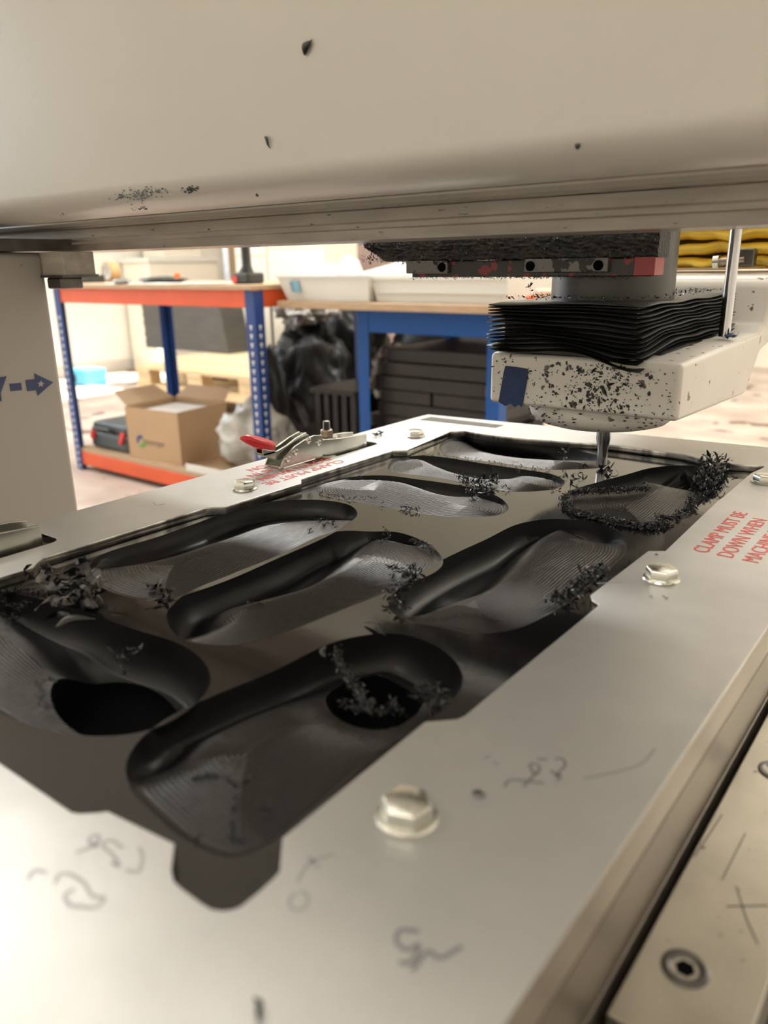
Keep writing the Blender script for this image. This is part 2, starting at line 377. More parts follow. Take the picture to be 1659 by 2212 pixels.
for sx, sy in ((-.0505, .241), (-.0505, .386)):
    s = MB().lathe((sx, sy, .6895), [(.0085, 0), (.0086, .0009), (.0078, .0013), (.0058, .0013), (.0050, .0007), (.0045, .0003), (.0001, .0003)], 32).build('socket_screw', 'darksteel', bed, smooth=40)
    MB().lathe((sx, sy, .6897), [(.0036, 0), (.0036, .0006), (.0001, .0006)], 6).build('socket', 'black', s)
    MB().lathe((sx, sy, .6895), [(.0094, 0), (.0094, .0003), (.0087, .0003), (.0087, 0)], 32).build('counterbore_ring', 'rusty', s)

# ================================================================== FIXTURE PLATE
def xy(px, py, z=ZT): p = P(px, py, z); return (p.x, p.y)
open_px = [(72,1226),(80,1216),(95,1204),(445,1096),(487,1094),(651,1044),(651,1035),(849,973),(880,972),(973,932),(1002,930),(1040,937),(1100,944),(1188,951),(1320,961),(1480,982),(1511,990),(1575,1001),(1649,1006),(1651,1009),(1622,1022),(1564,1072),(1550,1082),(1437,1190),(1400,1190),(1275,1286),(1279,1298),(1294,1307),(1005,1545),(988,1553),(918,1559),(610,1810),(607,1850),(604,1882),(590,1897),(560,1925),(520,1957),(503,1964),(480,1967),(457,1963),(435,1950),(390,1916),(376,1902),(371,1880),(378,1822),(233,1752),(210,1755),(172,1757),(155,1754),(0,1648)]
opening = [xy(*p) for p in open_px]+[(-.484, .116), (-.484, .214)]
near = (-.02, .085)
outer = [(-.5755, -.3), (-.5755, .81), xy(925, 895), xy(1659, 966), (-.0705, .884), (-.0705, -.3)]
def rrect(x0, y0, x1, y1, r, n=5):
    out = []
    for cx, cy, a0 in ((x1-r, y1-r, 0), (x0+r, y1-r, 90), (x0+r, y0+r, 180), (x1-r, y0+r, 270)):
        out += [(cx+r*math.cos(math.radians(a0+90*i/n)), cy+r*math.sin(math.radians(a0+90*i/n))) for i in range(n+1)]
    return out
cuts = [rrect(-.5585, .175, -.519, .2775, .007), rrect(-.5585, .548, -.521, .662, .007)]
fx = thing('fixture_plate', 'aluminium clamping fixture plate framing the black sheet', 'fixture plate', (-.32, .4, .69))
pl = curve_plate('cover_plate', outer, [opening]+cuts, ZT-.007, ZT, 'alu', fx, bev=.0004)
# milled inner edge and sawn sides take their own finish
me = pl.data; me.materials.append(M['alu_edge']); me.materials.append(M['alu_side'])
for p in me.polygons:
    if abs(p.normal.z) < .5: p.material_index = 2 if (p.center.x > -.074 or p.center.x < -.573 or p.center.y < -.29) else 1
lower_out = [(-.5745, -.3), (-.5745, .828), (outer[2][0]+.003, outer[2][1]-.003), (outer[3][0], outer[3][1]-.002), (-.0712, .880), (-.0712, -.3)]
lower_in = [(-.512, .085), (-.512, .812), (-.135, .83), (-.135, .085)]
curve_plate('frame_plate', lower_out, [lower_in]+cuts, ZT-.022, ZT-.0072, 'alu_side', fx)
curve_plate('base_frame', [(-.5735, -.3), (-.5735, .828), (-.0708, .878), (-.0708, -.3)], [lower_in], .6905, ZT-.0222, 'alu_side2', fx)
MB().box((-.511, .086, .692), (-.136, .809, .700)).build('dark_backing_board', 'black', fx)  # unseen black board added to keep the pocket holes dark
# shallow slot milled near the far edge
MB().prism([Vector((*xy(907,907), ZT+.00005)), Vector((*xy(931,901), ZT+.00005)), Vector((*xy(1088,919), ZT+.00005)), Vector((*xy(1070,924), ZT+.00005))], (0, 0, .0003)).build('dark_label', 'greycyl', fx, label='dark strip let into the far end of the plate')
# warning lettering
LST = [(728, 996), (707, 993), (683, 987), (659, 984)]
for i, s in enumerate(['CLAMP MUST BE', 'DOWN WHEN', 'MACHINE IS IN', 'OPERATION']):
    text('warning_text', s, (-.1295+.0160*i, .519, ZT+.00005), (0, 1, 0), (-1, 0, 0), .0150, 'redprint', fx, xs=.98)
    y0 = P(*LST[i], ZT).y+.004
    text('warning_text', s, (-.5085-.0165*i, y0, ZT+.00005), (0, -1, 0), (1, 0, 0), .0150, 'redprint', fx, xs=.98)
def scribble(strokes, wd, m, z=ZT):
    mb = MB()
    for st in strokes:
        q = smooth_open([xy(*p, z) for p in st], max(6, 5*len(st)))
        mb.ribbon([(a, b, z+.00004) for a, b in q], wd, (0, 0, 1), .00008)
    return mb
def scribbles(strokes, wd, m):
    for st in strokes: scribble([st], wd, m).build('pencil_mark', m, fx)
scribbles([[(905,2012),(865,2010),(857,2035),(880,2052),(905,2040),(900,2060),(885,2080),(862,2078)], [(890,2098),(925,2055),(950,2070),(998,2045)]], .0014, 'pencil')
scribbles([[(1150,1668),(1145,1650),(1165,1655),(1160,1672),(1150,1668)], [(1090,1700),(1105,1685),(1175,1692)], [(1130,1700),(1160,1668)], [(1160,1640),(1182,1641)], [(1198,1638),(1216,1640),(1220,1655),(1200,1672),(1190,1664)]], .0011, 'pencil')
scribbles([[(1262,1682),(1330,1668),(1385,1650),(1415,1618)], [(1045,1640),(1060,1632)], [(1064,1645),(1078,1652)]], .0009, 'pencil2')
scribbles([[(300,1830),(308,1850),(300,1882),(272,1880)], [(240,1862),(258,1872),(245,1848),(222,1825),(240,1815),(265,1832)], [(165,1842),(205,1825),(215,1808),(200,1805),(192,1818),(212,1828)],
          [(150,1955),(205,1960),(225,1940),(200,1935),(180,1905),(150,1888),(128,1890),(118,1908)], [(150,1955),(140,1935),(160,1920)], [(60,1900),(75,1880),(100,1885)]], .0012, 'pencil2')
scribbles([[(640,1930),(625,1945),(635,1965),(660,1960),(665,1935),(650,1925)], [(642,1905),(668,1865),(720,1845)], [(665,1850),(690,1875)]], .0011, 'pencil2')
scribbles([[(1290,1260),(1345,1258)], [(330,1085),(340,1092),(355,1088)]], .0008, 'pencil2')
mb = MB()
for (a, b) in (((1570,1958),(1659,1956)), ((1590,1915),(1612,1985)), ((1612,1985),(1637,2040)), ((1500,1850),(1560,1760)), ((1560,1900),(1610,1800))):
    p, q = xy(*a, .69), xy(*b, .69); mb.ribbon([(*p, .69005), (*q, .69005)], .0006, (0, 0, 1), .0001)
mb.build('pencil_mark', 'darksteel', bed)

# hex bolts
def hex_bolt(x, y, ang, first=None):
    z = ZT
    b = MB().lathe((x, y, z), [(.0112, 0), (.0115, .0006), (.0110, .0014), (.0096, .0018)], 36).build('bolt', 'zinc', fx, smooth=40)
    h = MB(); n = 6
    h.lathe((x, y, z+.0016), [(.0098, 0), (.0098, .0048), (.0090, .0058), (.0086, .0060), (.0001, .0060)], 6, ph=ang)
    h.build('hex_head', 'zinc', b, bev=.0004)
    if y < .5:
        for a in (0, PI):
            for k, ch in enumerate('8.8' if a == 0 else 'A2'):
                t_ = ang+a+PI/2-(k-.8)*.42; r = Vector((math.sin(t_), -math.cos(t_), 0)); u = Vector((math.cos(t_), math.sin(t_), 0))
                text('head_marking', ch, Vector((x, y, z+.0076))+u*.0042-r*.0008, r, u, .0032, 'zinc', b, th=.00015)
    return b
for (x, y, a) in ((-.138, .187, .35), (-.1395, .458, .15), (-.1405, .727, .3), (-.5085, .450, .2), (-.5085, .712, .5), (-.5085, .187, .1)):
    hex_bolt(x, y, a)

# ================================================================== BLACK SHEET WITH POCKETS
ZS = ZT-.0073
D0 = .019
def sxy(p, z=ZS): q = P(p[0], p[1], z); return (q.x, q.y)
POCKETS = [
 dict(n='A', out=[(950,962),(972,948),(1030,941),(1130,952),(1220,966),(1290,984),(1318,998),(1300,1010),(1240,1014),(1180,1014),(1090,1001),(1000,990),(957,978)], val=[(1040,962),(1090,985),(1180,997),(1290,1000)], D=.016, s=.022),
 dict(n='B', out=[(838,1012),(850,995),(900,984),(960,988),(1050,1002),(1130,1014),(1195,1025),(1220,1042),(1200,1056),(1140,1062),(1080,1059),(1000,1042),(920,1028),(860,1022)], val=[(940,1000),(985,1022),(1060,1042),(1100,1035),(1190,1035)], D=.016, s=.016),
 dict(n='C', out=[(682,1055),(700,1042),(760,1030),(830,1027),(900,1035),(1000,1050),(1070,1070),(1098,1095),(1078,1112),(1010,1117),(930,1113),(850,1098),(760,1083),(700,1070)], val=[(860,1040),(920,1060),(985,1080),(1040,1078),(1085,1092)], D=.016, s=.014),
 dict(n='D', out=[(193,1235),(202,1210),(240,1190),(340,1160),(430,1128),(520,1097),(600,1082),(690,1080),(752,1090),(772,1110),(750,1133),(700,1162),(600,1206),(500,1250),(400,1285),(340,1297),(260,1285),(210,1262)], val=[(240,1215),(330,1200),(440,1165),(540,1132),(640,1120),(720,1118),(755,1118)], D=.014, s=.024),
 dict(n='E', out=[(360,1335),(370,1310),(410,1278),(500,1240),(600,1200),(690,1158),(740,1147),(800,1148),(860,1150),(920,1172),(955,1205),(945,1232),(880,1262),(790,1298),(690,1338),(590,1376),(500,1393),(420,1388),(376,1367)], val=[(395,1370),(420,1330),(520,1300),(620,1270),(690,1225),(740,1180),(800,1165)], D=.021, s=.024),
 dict(n='F', out=[(842,1318),(848,1290),(885,1252),(960,1207),(1050,1165),(1120,1132),(1200,1121),(1290,1130),(1343,1155),(1355,1187),(1332,1216),(1290,1250),(1245,1290),(1180,1330),(1110,1360),(1040,1368),(960,1356),(885,1342)], val=[(870,1325),(920,1305),(1000,1275),(1050,1230),(1090,1185),(1150,1150),(1240,1148),(1310,1175)], D=.021, s=.024),
 dict(n='G', out=[(1214,1080),(1232,1060),(1290,1042),(1350,1026),(1400,1012),(1450,1006),(1510,1007),(1560,1020),(1567,1038),(1540,1065),(1500,1100),(1462,1130),(1410,1141),(1340,1136),(1270,1118),(1225,1100)], val=[(1290,1065),(1380,1035),(1440,1048),(1510,1060),(1545,1045)], D=.018, s=.028),
 dict(n='H', out=[(-178,1368),(-150,1325),(-70,1290),(0,1275),(60,1288),(130,1305),(200,1327),(300,1362),(380,1387),(432,1420),(455,1463),(440,1502),(395,1542),(320,1577),(230,1590),(130,1583),(50,1560),(-30,1525),(-110,1478),(-165,1425)], hole=((248,1515),137,66,.06), val=[(60,1310),(130,1370),(210,1430),(300,1450),(380,1480),(430,1500)], D=.021, s=.022),
 dict(n='I', out=[(272,1665),(280,1630),(310,1590),(380,1540),(480,1495),(590,1450),(690,1400),(760,1377),(850,1368),(920,1385),(975,1418),(1000,1462),(985,1505),(940,1545),(880,1585),(800,1640),(720,1710),(640,1780),(580,1825),(520,1850),(460,1843),(390,1808),(320,1748),(284,1705)], hole=((808,1497),106,54,.0), val=[(315,1640),(380,1585),(500,1530),(620,1475),(720,1430),(850,1415),(950,1460)], D=.021, s=.026),
]
sheet_out = [(-.505, .092), (-.505, .795), (-.142, .815), (-.142, .092)]
sheet = None
pocket_objs = []; rims = {}
def build_pocket(pk, parent):
    N = 560 if pk.get('hole') else 420
    o2 = smooth_poly([sxy(p) for p in pk['out']], N)
    rims[pk['n']] = o2
    hole = pk.get('hole')
    c = o2.mean(0); u_, s_, vt = np.linalg.svd(o2-c, full_matrices=False); ax = vt[0]; pr = (o2-c)@ax; pw = (o2-c)@vt[1]
    hl = (pr.max()-pr.min())/2-(pw.max()-pw.min())/2*.8; mid = c+ax*(pr.max()+pr.min())/2
    t = np.clip((o2-mid)@ax, -hl, hl); inner = mid+ax*t[:, None]
    K = 120
    if hole:
        K = 150; (cx, cy), rx, ry, tl = hole
        hp = [sxy((cx+rx*math.cos(a), cy+ry*math.sin(a)), ZS-(.011 if pk['n'] == 'H' else .006)+(.009 if pk['n'] == 'H' else .004)*math.sin(a)) for a in np.linspace(0, 2*PI, 40, endpoint=False)]
        hp = smooth_poly(hp, 400); hc = hp.mean(0)
        rel = hp-hc; ha = np.arctan2(rel[:, 1], rel[:, 0]); hr = np.hypot(rel[:, 0], rel[:, 1]); od = np.argsort(ha); ha = ha[od]; hr = hr[od]; hp = hp[od]
        hrf = lambda q: np.interp(np.arctan2(q[:, 1]-hc[1], q[:, 0]-hc[0]), np.concatenate([ha-2*PI, ha, ha+2*PI]), np.tile(hr, 3))
    ts = np.linspace(0, 1, K)**.85
    grid = np.concatenate([o2+(inner-o2)*t for t in ts])
    wd = distto(grid, o2[::2]); val = smooth_open([sxy(p, ZS-pk['D']*.8) for p in pk['val']], 26)
    v = distto(grid, val, False)
    wd[:N] = 0
    dd = ((grid[:, None, :]-val[None, ::1, :])**2).sum(2); wv = distto(val, o2[::2])[dd.argmin(1)]
    e = (wv-wd)/(v+1e-5); e = np.clip((e-.1)/.6, 0, 1); e = e*e*(3-2*e)
    g = np.exp(-(np.maximum(v*(1-e)-.002, 0)/(pk['s']*.92))**2)
    D = pk['D']; dmin = .0016
    # gentle swelling of the floor
    sw = np.array([noise.noise(Vector((p[0]*14, p[1]*14, ord(pk['n'])))) for p in grid[::1]])
    fl = dmin+(D-dmin)*g+.0012*(sw+.3)
    if hole: 
        hd = distto(grid, hp[::4]); fl = fl+.006*np.exp(-(hd/.02)**2)
    r = .0035+.0075*g
    wf = np.sqrt(np.clip(1-(1-np.clip(wd/r, 0, 1))**2, 0, 1))
    z = -fl*wf
    pitch = .0023 if pk['n'] in 'HIEF' else .0026
    rid = np.abs(np.sin(PI*wd/pitch+.9*sw)); mask = np.clip((wd-r*.9)/.003, 0, 1)*np.clip(1.25-g*1.5, 0, 1)
    fine = np.array([noise.noise(Vector((p[0]*260, p[1]*260, 3))) for p in grid])
    z += (rid-.6)*(.00085 if hole else .00068)*mask+fine*.00012*mask
    z[:N] = 0; z = np.minimum(z, 0)
    vs = [(grid[i, 0], grid[i, 1], ZS+z[i]) for i in range(len(grid))]
    fs = [(k*N+i, k*N+(i+1) % N, (k+1)*N+(i+1) % N, (k+1)*N+i) for k in range(K-1) for i in range(N)]
    nf = 0
    if hole:                       # cut the through hole, snap its edge, add black wall and disc as its darkness
        dv = grid-hc; rad = np.hypot(dv[:, 0], dv[:, 1]); hr_ = hrf(grid); ins = rad < hr_
        fs = [f for f in fs if not all(ins[q] for q in f)]
        for q in {q for f in fs for q in f if ins[q]}:
            p = hc+dv[q]/max(rad[q], 1e-6)*hr_[q]; vs[q] = (p[0], p[1], vs[q][2])
        nf = len(fs); H_ = len(hp); b0 = len(vs)
        for p in hp:
            k = int(((grid-p)**2).sum(1).argmin()); vs.append((p[0], p[1], ZS+z[k]-.0001))
        vs += [(p[0], p[1], ZS-.036) for p in hp]+[(hc[0], hc[1], ZS-.036)]
        fs += [(b0+i, b0+(i+1) % H_, b0+H_+(i+1) % H_, b0+H_+i) for i in range(H_)]+[(b0+H_+i, b0+H_+(i+1) % H_, b0+2*H_) for i in range(H_)]
    me = bpy.data.meshes.new('pocket'); me.from_pydata(vs, [], fs)
    o = finish('pocket', me, 'pocket', parent, fixn=False)
    me.shade_smooth(); me.materials.append(M['pocket_wall'])
    fa = np.array([f[:4] for f in (fs[:nf] if hole else fs)]); mi = np.zeros(len(fs), int); mi[:len(fa)] = (mask[fa].mean(1) < .32).astype(int); me.polygons.foreach_set('material_index', mi)
    if hole:
        me.materials.append(M['black']); n0 = nf
        for p in me.polygons:
            if p.index >= n0: p.material_index = 2
    return o2
sheet = thing('plastic_sheet', 'glossy black plastic sheet milled with nine scooped pockets', 'plastic sheet', (-.32, .45, ZS-.03))
holes2 = []
for pk in POCKETS: holes2.append([tuple(p) for p in build_pocket(pk, sheet)])
# top skin with the pocket openings, then the sides of the sheet
tp = curve_plate('top_face', sheet_out, holes2, ZS-.00002, ZS, 'sheet', sheet)
mb = MB(); so_ = sheet_out
for i in range(4):
    a, b = so_[i], so_[(i+1) % 4]
    mb.add([(a[0], a[1], ZS-.00001), (b[0], b[1], ZS-.00001), (b[0], b[1], ZS-.040), (a[0], a[1], ZS-.040)], [(0, 1, 2, 3)])
mb.add([(x, y, ZS-.040) for x, y in so_], [(3, 2, 1, 0)])
mb.build('sheet_body', 'sheet', sheet)

# ================================================================== TOGGLE CLAMPS
def toggle_clamp(yend, label, x=-.539):
    t = thing('toggle_clamp', label, 'clamp', (x, yend, ZT-.006), group='toggle clamps on the fixture plate')
    z = ZT
    # u-shaped hold-down bar, open on top, jaws flared
    for sx, nm in ((-1, 0), (1, 1)):
        pts = [(x+sx*.0085, yend-.092, z+.014), (x+sx*.0085, yend-.078, z+.012), (x+sx*.011, yend-.045, z+.006), (x+sx*.0115, yend-.012, z+.003), (x+sx*.0095, yend, z+.002)]
        mb = MB(); k = len(pts); vs = []
        for i, p in enumerate(pts):
            h = [.011, .015, .020, .021, .020][i]; th = .0024
            vs += [(p[0]-th/2, p[1], p[2]-h/2), (p[0]+th/2, p[1], p[2]-h/2), (p[0]+th/2, p[1], p[2]+h/2), (p[0]-th/2, p[1], p[2]+h/2)]
        mb.add(vs, [(i*4+j, i*4+(j+1) % 4, (i+1)*4+(j+1) % 4, (i+1)*4+j) for i in range(k-1) for j in range(4)]+[(3, 2, 1, 0), tuple((k-1)*4+j for j in range(4))])
        mb.build('bar_cheek', 'zinc', t, bev=.0006)
    MB().box((x-.0105, yend-.055, z-.008), (x+.0105, yend-.004, z-.005)).build('bar_web', 'zinc', t, bev=.0005)
    MB().box((x-.012, yend-.130, z-.0005), (x+.012, yend-.085, z+.002)).build('base_flange', 'zinc', t, bev=.0006)
    for sx in (-1, 1):
        mb = MB(); xx = x+sx*.0105
        prof = [(-.135, .002), (-.128, .012), (-.112, .020), (-.098, .024), (-.085, .026), (-.074, .024), (-.070, .012), (-.074, .001)]
        mb.prism([(xx-.001, yend+a, z+b) for a, b in prof], (.002, 0, 0)); mb.build('side_plate', 'zinc', t, bev=.0004)
    lev = [(-.150, .0235), (-.132, .018), (-.118, .021), (-.104, .026), (-.09, .029), (-.082, .022), (-.098, .015), (-.116, .010), (-.130, .008), (-.150, .017)]
    mb = MB()
    for sx in (-.0055, .0035): mb.prism([(x+sx, yend+a, z+b) for a, b in lev], (.002, 0, 0))
    mb.box((x-.0055, yend-.150, z+.0165), (x+.0055, yend-.134, z+.019)); mb.build('lever', 'zinc', t, bev=.0004)
    g = [Vector((x, yend-.172, z+.0375)), Vector((x, yend-.165, z+.0355)), Vector((x, yend-.155, z+.031)), Vector((x, yend-.143, z+.026)), Vector((x, yend-.134, z+.022)), Vector((x, yend-.132, z+.0215))]
    MB().tube(g, [.0012, .0042, .0058, .0062, .0060, .0045], 14).build('red_grip', 'grip', t, smooth=180, label='red dipped plastic grip')
    for a, b in ((-.124, .009), (-.113, .014), (-.094, .022), (-.079, .017)):
        r = MB().lathe((0, 0, 0), [(.0034, 0), (.0034, .0012), (.0026, .0016), (.0014, .0008), (.0001, .0008)], 16)
        r.v = [(x+.0115+v[2], yend+a+v[0], z+b+v[1]) for v in r.v]; r.build('rivet', 'zinc', t, smooth=40)
    cy = yend-.053
    MB().lathe((x, cy, z+.0165), [(.0115, 0), (.0115, .0014), (.0045, .0014)], 28).build('flange_washer', 'zinc', t, smooth=40)
    MB().lathe((x, cy, z+.018), [(.0068, 0), (.0072, .0008), (.0072, .0062), (.0062, .0072), (.0045, .0074)], 6, ph=.3).build('hex_nut', 'rusty', t, bev=.0004)
    mb = MB(); pr = []
    for i in range(7): pr += [(.0040, .0255+i*.0012), (.0034, .0261+i*.0012)]
    mb.lathe((x, cy, z), [(.0038, -.002)]+pr+[(.0036, .034), (.0026, .0345)], 16); mb.build('threaded_stud', 'darksteel', t, smooth=30)
    MB().lathe((x, cy, z-.0072), [(.0042, .0045), (.0044, .0055), (.0042, .006)], 16).build('stud_foot', 'rusty', t)
    return t
toggle_clamp(.648, 'red gripped steel toggle clamp lying over the far left edge of the plate')
toggle_clamp(.269, 'steel toggle clamp cut off by the left picture edge, standing in the plate slot')

# ================================================================== GANTRY
gan = thing('machine_gantry', 'cream painted gantry beam and column spanning above the plate', 'gantry', (-.95, .3, 0))
def ext_x(mb, prof, x0, x1):
    n = len(prof); vs = [(x0, y, z) for y, z in prof]+[(x1, y, z) for y, z in prof]
    return mb.add(vs, [tuple(range(n)), tuple(range(2*n-1, n-1, -1))]+[(i, n+i, n+(i+1) % n, (i+1) % n) for i in range(n)])
prof = [(.42, 1.45), (.42, 1.006)]
for i in range(1, 9):
    a = PI/2*i/8; prof.append((.42+.036*(1-math.cos(a))*1.0, 1.006-.0215*math.sin(a)))
prof += [(.458, .9845)]
fr = ext_x(MB(), prof+[(.535, .9845), (.535, 1.45)], -1.10, .55).build('front_cover', 'cream', gan, smooth=50)
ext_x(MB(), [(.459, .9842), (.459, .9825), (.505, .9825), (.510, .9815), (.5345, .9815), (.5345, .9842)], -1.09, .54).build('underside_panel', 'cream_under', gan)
ext_x(MB(), [(.5200, .9812), (.5200, .9722), (.5245, .9712), (.5245, .9672), (.5285, .9665), (.5285, .9583), (.600, .9583), (.600, .9812)], -1.10, .54).build('lower_rail_panel', 'cream_dirty', gan, bev=.0005)
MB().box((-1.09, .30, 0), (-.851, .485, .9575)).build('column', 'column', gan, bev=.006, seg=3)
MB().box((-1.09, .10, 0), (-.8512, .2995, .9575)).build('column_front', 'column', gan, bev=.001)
MB().box((-.862, .482, .932), (-.808, .520, .9575)).build('bracket_block', 'cream_dirty', gan, bev=.001)
MB().box((-.858, .478, .9305), (-.806, .522, .9335)).build('bracket_plate', 'darksteel', gan)
MB().box((-.850, .484, .9185), (-.822, .512, .9305)).build('bracket_stop', 'darksteel', gan, bev=.002)
MB().box((-1.09, .20, .9585), (-.848, .5195, .9712)).build('dark_slot_fill', 'darksteel', gan)  # dark block filling the slot between column top and beam
# axis marking printed on the inner face of the column
s0 = 5.268
def cpx(l): return [PX(a/s0, b/s0+480, -.8508) for a, b in l]
MB().prism(cpx([(290,1798),(396,1783),(387,1718),(605,1822),(428,1975),(414,1912),(312,1922)]), (.0004, 0, 0)).build('arrow_print', 'arrow', gan)
MB().prism(cpx([(106,1840),(238,1827),(250,1910),(118,1925)]), (.0004, 0, 0)).build('dash_print', 'arrow', gan)
MB().prism(cpx([(75,1752),(0,1762),(-45,1845),(-100,1775),(-170,1787),(-62,1965),(-50,2045),(20,2035),(8,1945)]), (.0004, 0, 0)).build('letter_print', 'arrow', gan)
st = []
for i in range(10):
    a = -PI/2+i*PI/5+.05; r = 42 if i % 2 == 0 else 18; st.append((462+r*math.cos(a), 1840+r*math.sin(a)))
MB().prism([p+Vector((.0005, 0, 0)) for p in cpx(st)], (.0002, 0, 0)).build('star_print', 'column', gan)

# ================================================================== SPINDLE HEAD
hd = thing('spindle_head', 'white spindle head with black bellows and cutter over the sheet', 'spindle', (-.288, .72, ZS))
hx0, hx1 = -.3655, -.1915
def yzprism(prof, x0, x1): return ext_x(MB(), prof, x0, x1)
arm = [(.630, .8145), (.842, .8075), (.882, .846), (1.02, .87), (1.02, .925), (.912, .921), (.903, .913), (.899, .888), (.890, .873), (.872, .8665), (.630, .8610)]
yzprism(arm, hx0, hx1).build('spindle_arm', 'head', hd, bev=.0045, seg=3)
# nose ring under the housing
MB().lathe((-.286, .705, 0), [(.040, .8165), (.0670, .8160), (.0680, .806), (.0655, .8005), (.060, .7955), (.050, .7925), (.012, .7915)], 56).build('nose_ring', 'head', hd, smooth=35)
mb = MB(); tx, ty = -.288, .720
tl = MB().lathe((tx, ty, 0), [(.0070, .799), (.0070, .774), (.0060, .768), (.0052, .762), (.0050, .748), (.0044, ZS+.003), (.0015, ZS+.0002)], 24)
tl.build('cutting_tool', 'steel', hd, smooth=35)
MB().cyl((-.290, .720, .905), (-.290, .720, 1.25), .055, n=56).build('spindle_body', 'greycyl', hd, smooth=40)
MB().cyl((-.2075, .80, .868), (-.2075, .80, 1.25), .0054, n=24).build('guide_rod', 'steel', hd, smooth=40, label='polished steel guide rod')
# bellows: each fold a piece of its own
bl = MB().box((-.352, .632, .862), (-.232, .876, .903)).build('bellows', 'rubber', hd)
bx0, bx1, by0, by1 = -.3625, -.2225, .6185, .888
for i in range(13):
    zc = .8655+i*.0033; rg = random.Random(i); vs = []; K = 14
    path = [(bx0+(bx1-bx0)*t/K, by0) for t in range(K)]+[(bx1, by0+(by1-by0)*t/K) for t in range(K)]+[(bx1-(bx1-bx0)*t/K, by1) for t in range(K)]+[(bx0, by1-(by1-by0)*t/K) for t in range(K)]
    ox, oy = rg.uniform(-.0018, .0018), rg.uniform(-.0018, .0018)
    n = len(path); cx, cy = (bx0+bx1)/2, (by0+by1)/2
    def zoff(x, y):
        d = math.hypot(x-bx1, (y-by0)*.8); low = (1-i/12)
        return -.0105*low*math.exp(-(d/.035)**2)+.0016*math.sin(x*60+i*.5)*low+.0007*math.sin(y*70+i)+(.0012 if i == 12 else 0)*math.sin(x*40)
    for sc, dz in ((.86, -.0011), (.985, -.0007), (1.0, 0), (.985, .0007), (.86, .0013)):
        for (x, y) in path:
            vs.append((cx+(x-cx)*sc+ox, cy+(y-cy)*(1-(1-sc)*.6)+oy, zc+dz+zoff(x, y)))
    fs = [(j*n+q, j*n+(q+1) % n, (j+1)*n+(q+1) % n, (j+1)*n+q) for j in range(4) for q in range(n)]
    MB().add(vs, fs+[tuple(range(n-1, -1, -1)), tuple(4*n+q for q in range(n))]).build('pleat', 'rubber', bl, smooth=50)
# rail clogged with swarf
mb = MB(); nx, nz = 240, 20; vs = []
for i in range(nx+1):
    x = -.519+.297*i/nx
    for j in range(nz+1):
        t = j/nz; left = max(0, 1-(x+.519)/.024); zb = .9415+.0135*left**.8
        q = noise.noise(Vector((x*160, t*9, 1)))+.6*noise.noise(Vector((x*420, t*20, 5)))
        z = zb+(.9600-zb)*t+(.0011*q+.0006*noise.noise(Vector((x*900, 2, 3))) if j < 2 else 0)
        vs.append((x+(.0025*noise.noise(Vector((2, t*14, 7))) if i == 0 else 0), .640-.0028*q*(1-abs(2*t-1)**3)-(.001 if j else 0), z))
k = len(vs); vs += [(x, .664, z) for x, y, z in vs]; n1 = nz+1
fs = [(a*n1+b, (a+1)*n1+b, (a+1)*n1+b+1, a*n1+b+1) for a in range(nx) for b in range(nz)]
fs += [(k+f[3], k+f[2], k+f[1], k+f[0]) for f in fs]
fs += [(a*n1, k+a*n1, k+(a+1)*n1, (a+1)*n1) for a in range(nx)]+[(a*n1+nz, (a+1)*n1+nz, k+(a+1)*n1+nz, k+a*n1+nz) for a in range(nx)]
fs += [(b, b+1, k+b+1, k+b) for b in range(nz)]+[(nx*n1+b+1, nx*n1+b, k+nx*n1+b, k+nx*n1+b+1) for b in range(nz)]
rl = mb.add(vs, fs).build('linear_rail', 'brush', hd, smooth=60)
rd = MB().box((-.462, .642, .9265), (-.226, .662, .9410)).build('red_rail_body', 'redblock', hd, bev=.001)
for x0, x1 in ((-.466, -.418), (-.338, -.262)):
    b = MB().box((x0, .6375, .9300), (x1, .664, .9415)).build('bearing_block', 'greyblock', hd, bev=.001)
    for xx in ((x1-.006,) if x0 < -.4 else (x0+.006, x1-.008)):
        c_ = MB().lathe((0, 0, 0), [(.0042, 0), (.0042, .0008), (.0028, .0012), (.0001, .0006)], 18)
        c_.v = [(xx+v[0], .6375-v[2], .9355+v[1]) for v in c_.v]; c_.build('screw_recess', 'black', b, smooth=40)
MB().box((-.2405, .6385, .9272), (-.2235, .660, .9415)).build('red_end_cap', 'redclean', hd, bev=.0006, label='bright red rail end cap')
rg = random.Random(3); mb = MB()
for _ in range(900):
    x = rg.uniform(-.520, -.222); 
    zz = rg.choice([.9415, .942, .9585]) if rg.random() < .6 else rg.uniform(.9415, .958)
    swarf_mesh(mb, (x, rg.uniform(.634, .645), zz), 1, .002, .0035, rg, normal=(0, -1, -.4))
for _ in range(500):
    u_ = rg.random(); swarf_mesh(mb, (-.505-.018*rg.random()*(1-u_), rg.uniform(.636, .662), .9430+.014*u_ if rg.random() < .5 else .957), 1, .003, .004, rg, normal=(-1, 0, -.3))
for _ in range(700):
    swarf_mesh(mb, (rg.uniform(-.462, -.242), rg.uniform(.639, .645), .9268), 1, .0015, .0026, rg, normal=(0, -.4, -1))
mb.build('rail_swarf', 'swarf', hd, fixn=False, kind='stuff')
mb = MB()
for _ in range(900):
    x = rg.uniform(-.357, -.228); y = rg.uniform(.622, .882)
    if math.hypot(x+.29, y-.72) < .058: continue
    swarf_mesh(mb, (x, y, .9085), 1, .003, .004, rg, normal=(0, 0, 1), lift=.25)
swarf_mesh(mb, (-.343, .66, .911), 10, .002, .006, rg, lift=1.2)
mb.build('bellows_swarf', 'swarf', hd, fixn=False, kind='stuff')
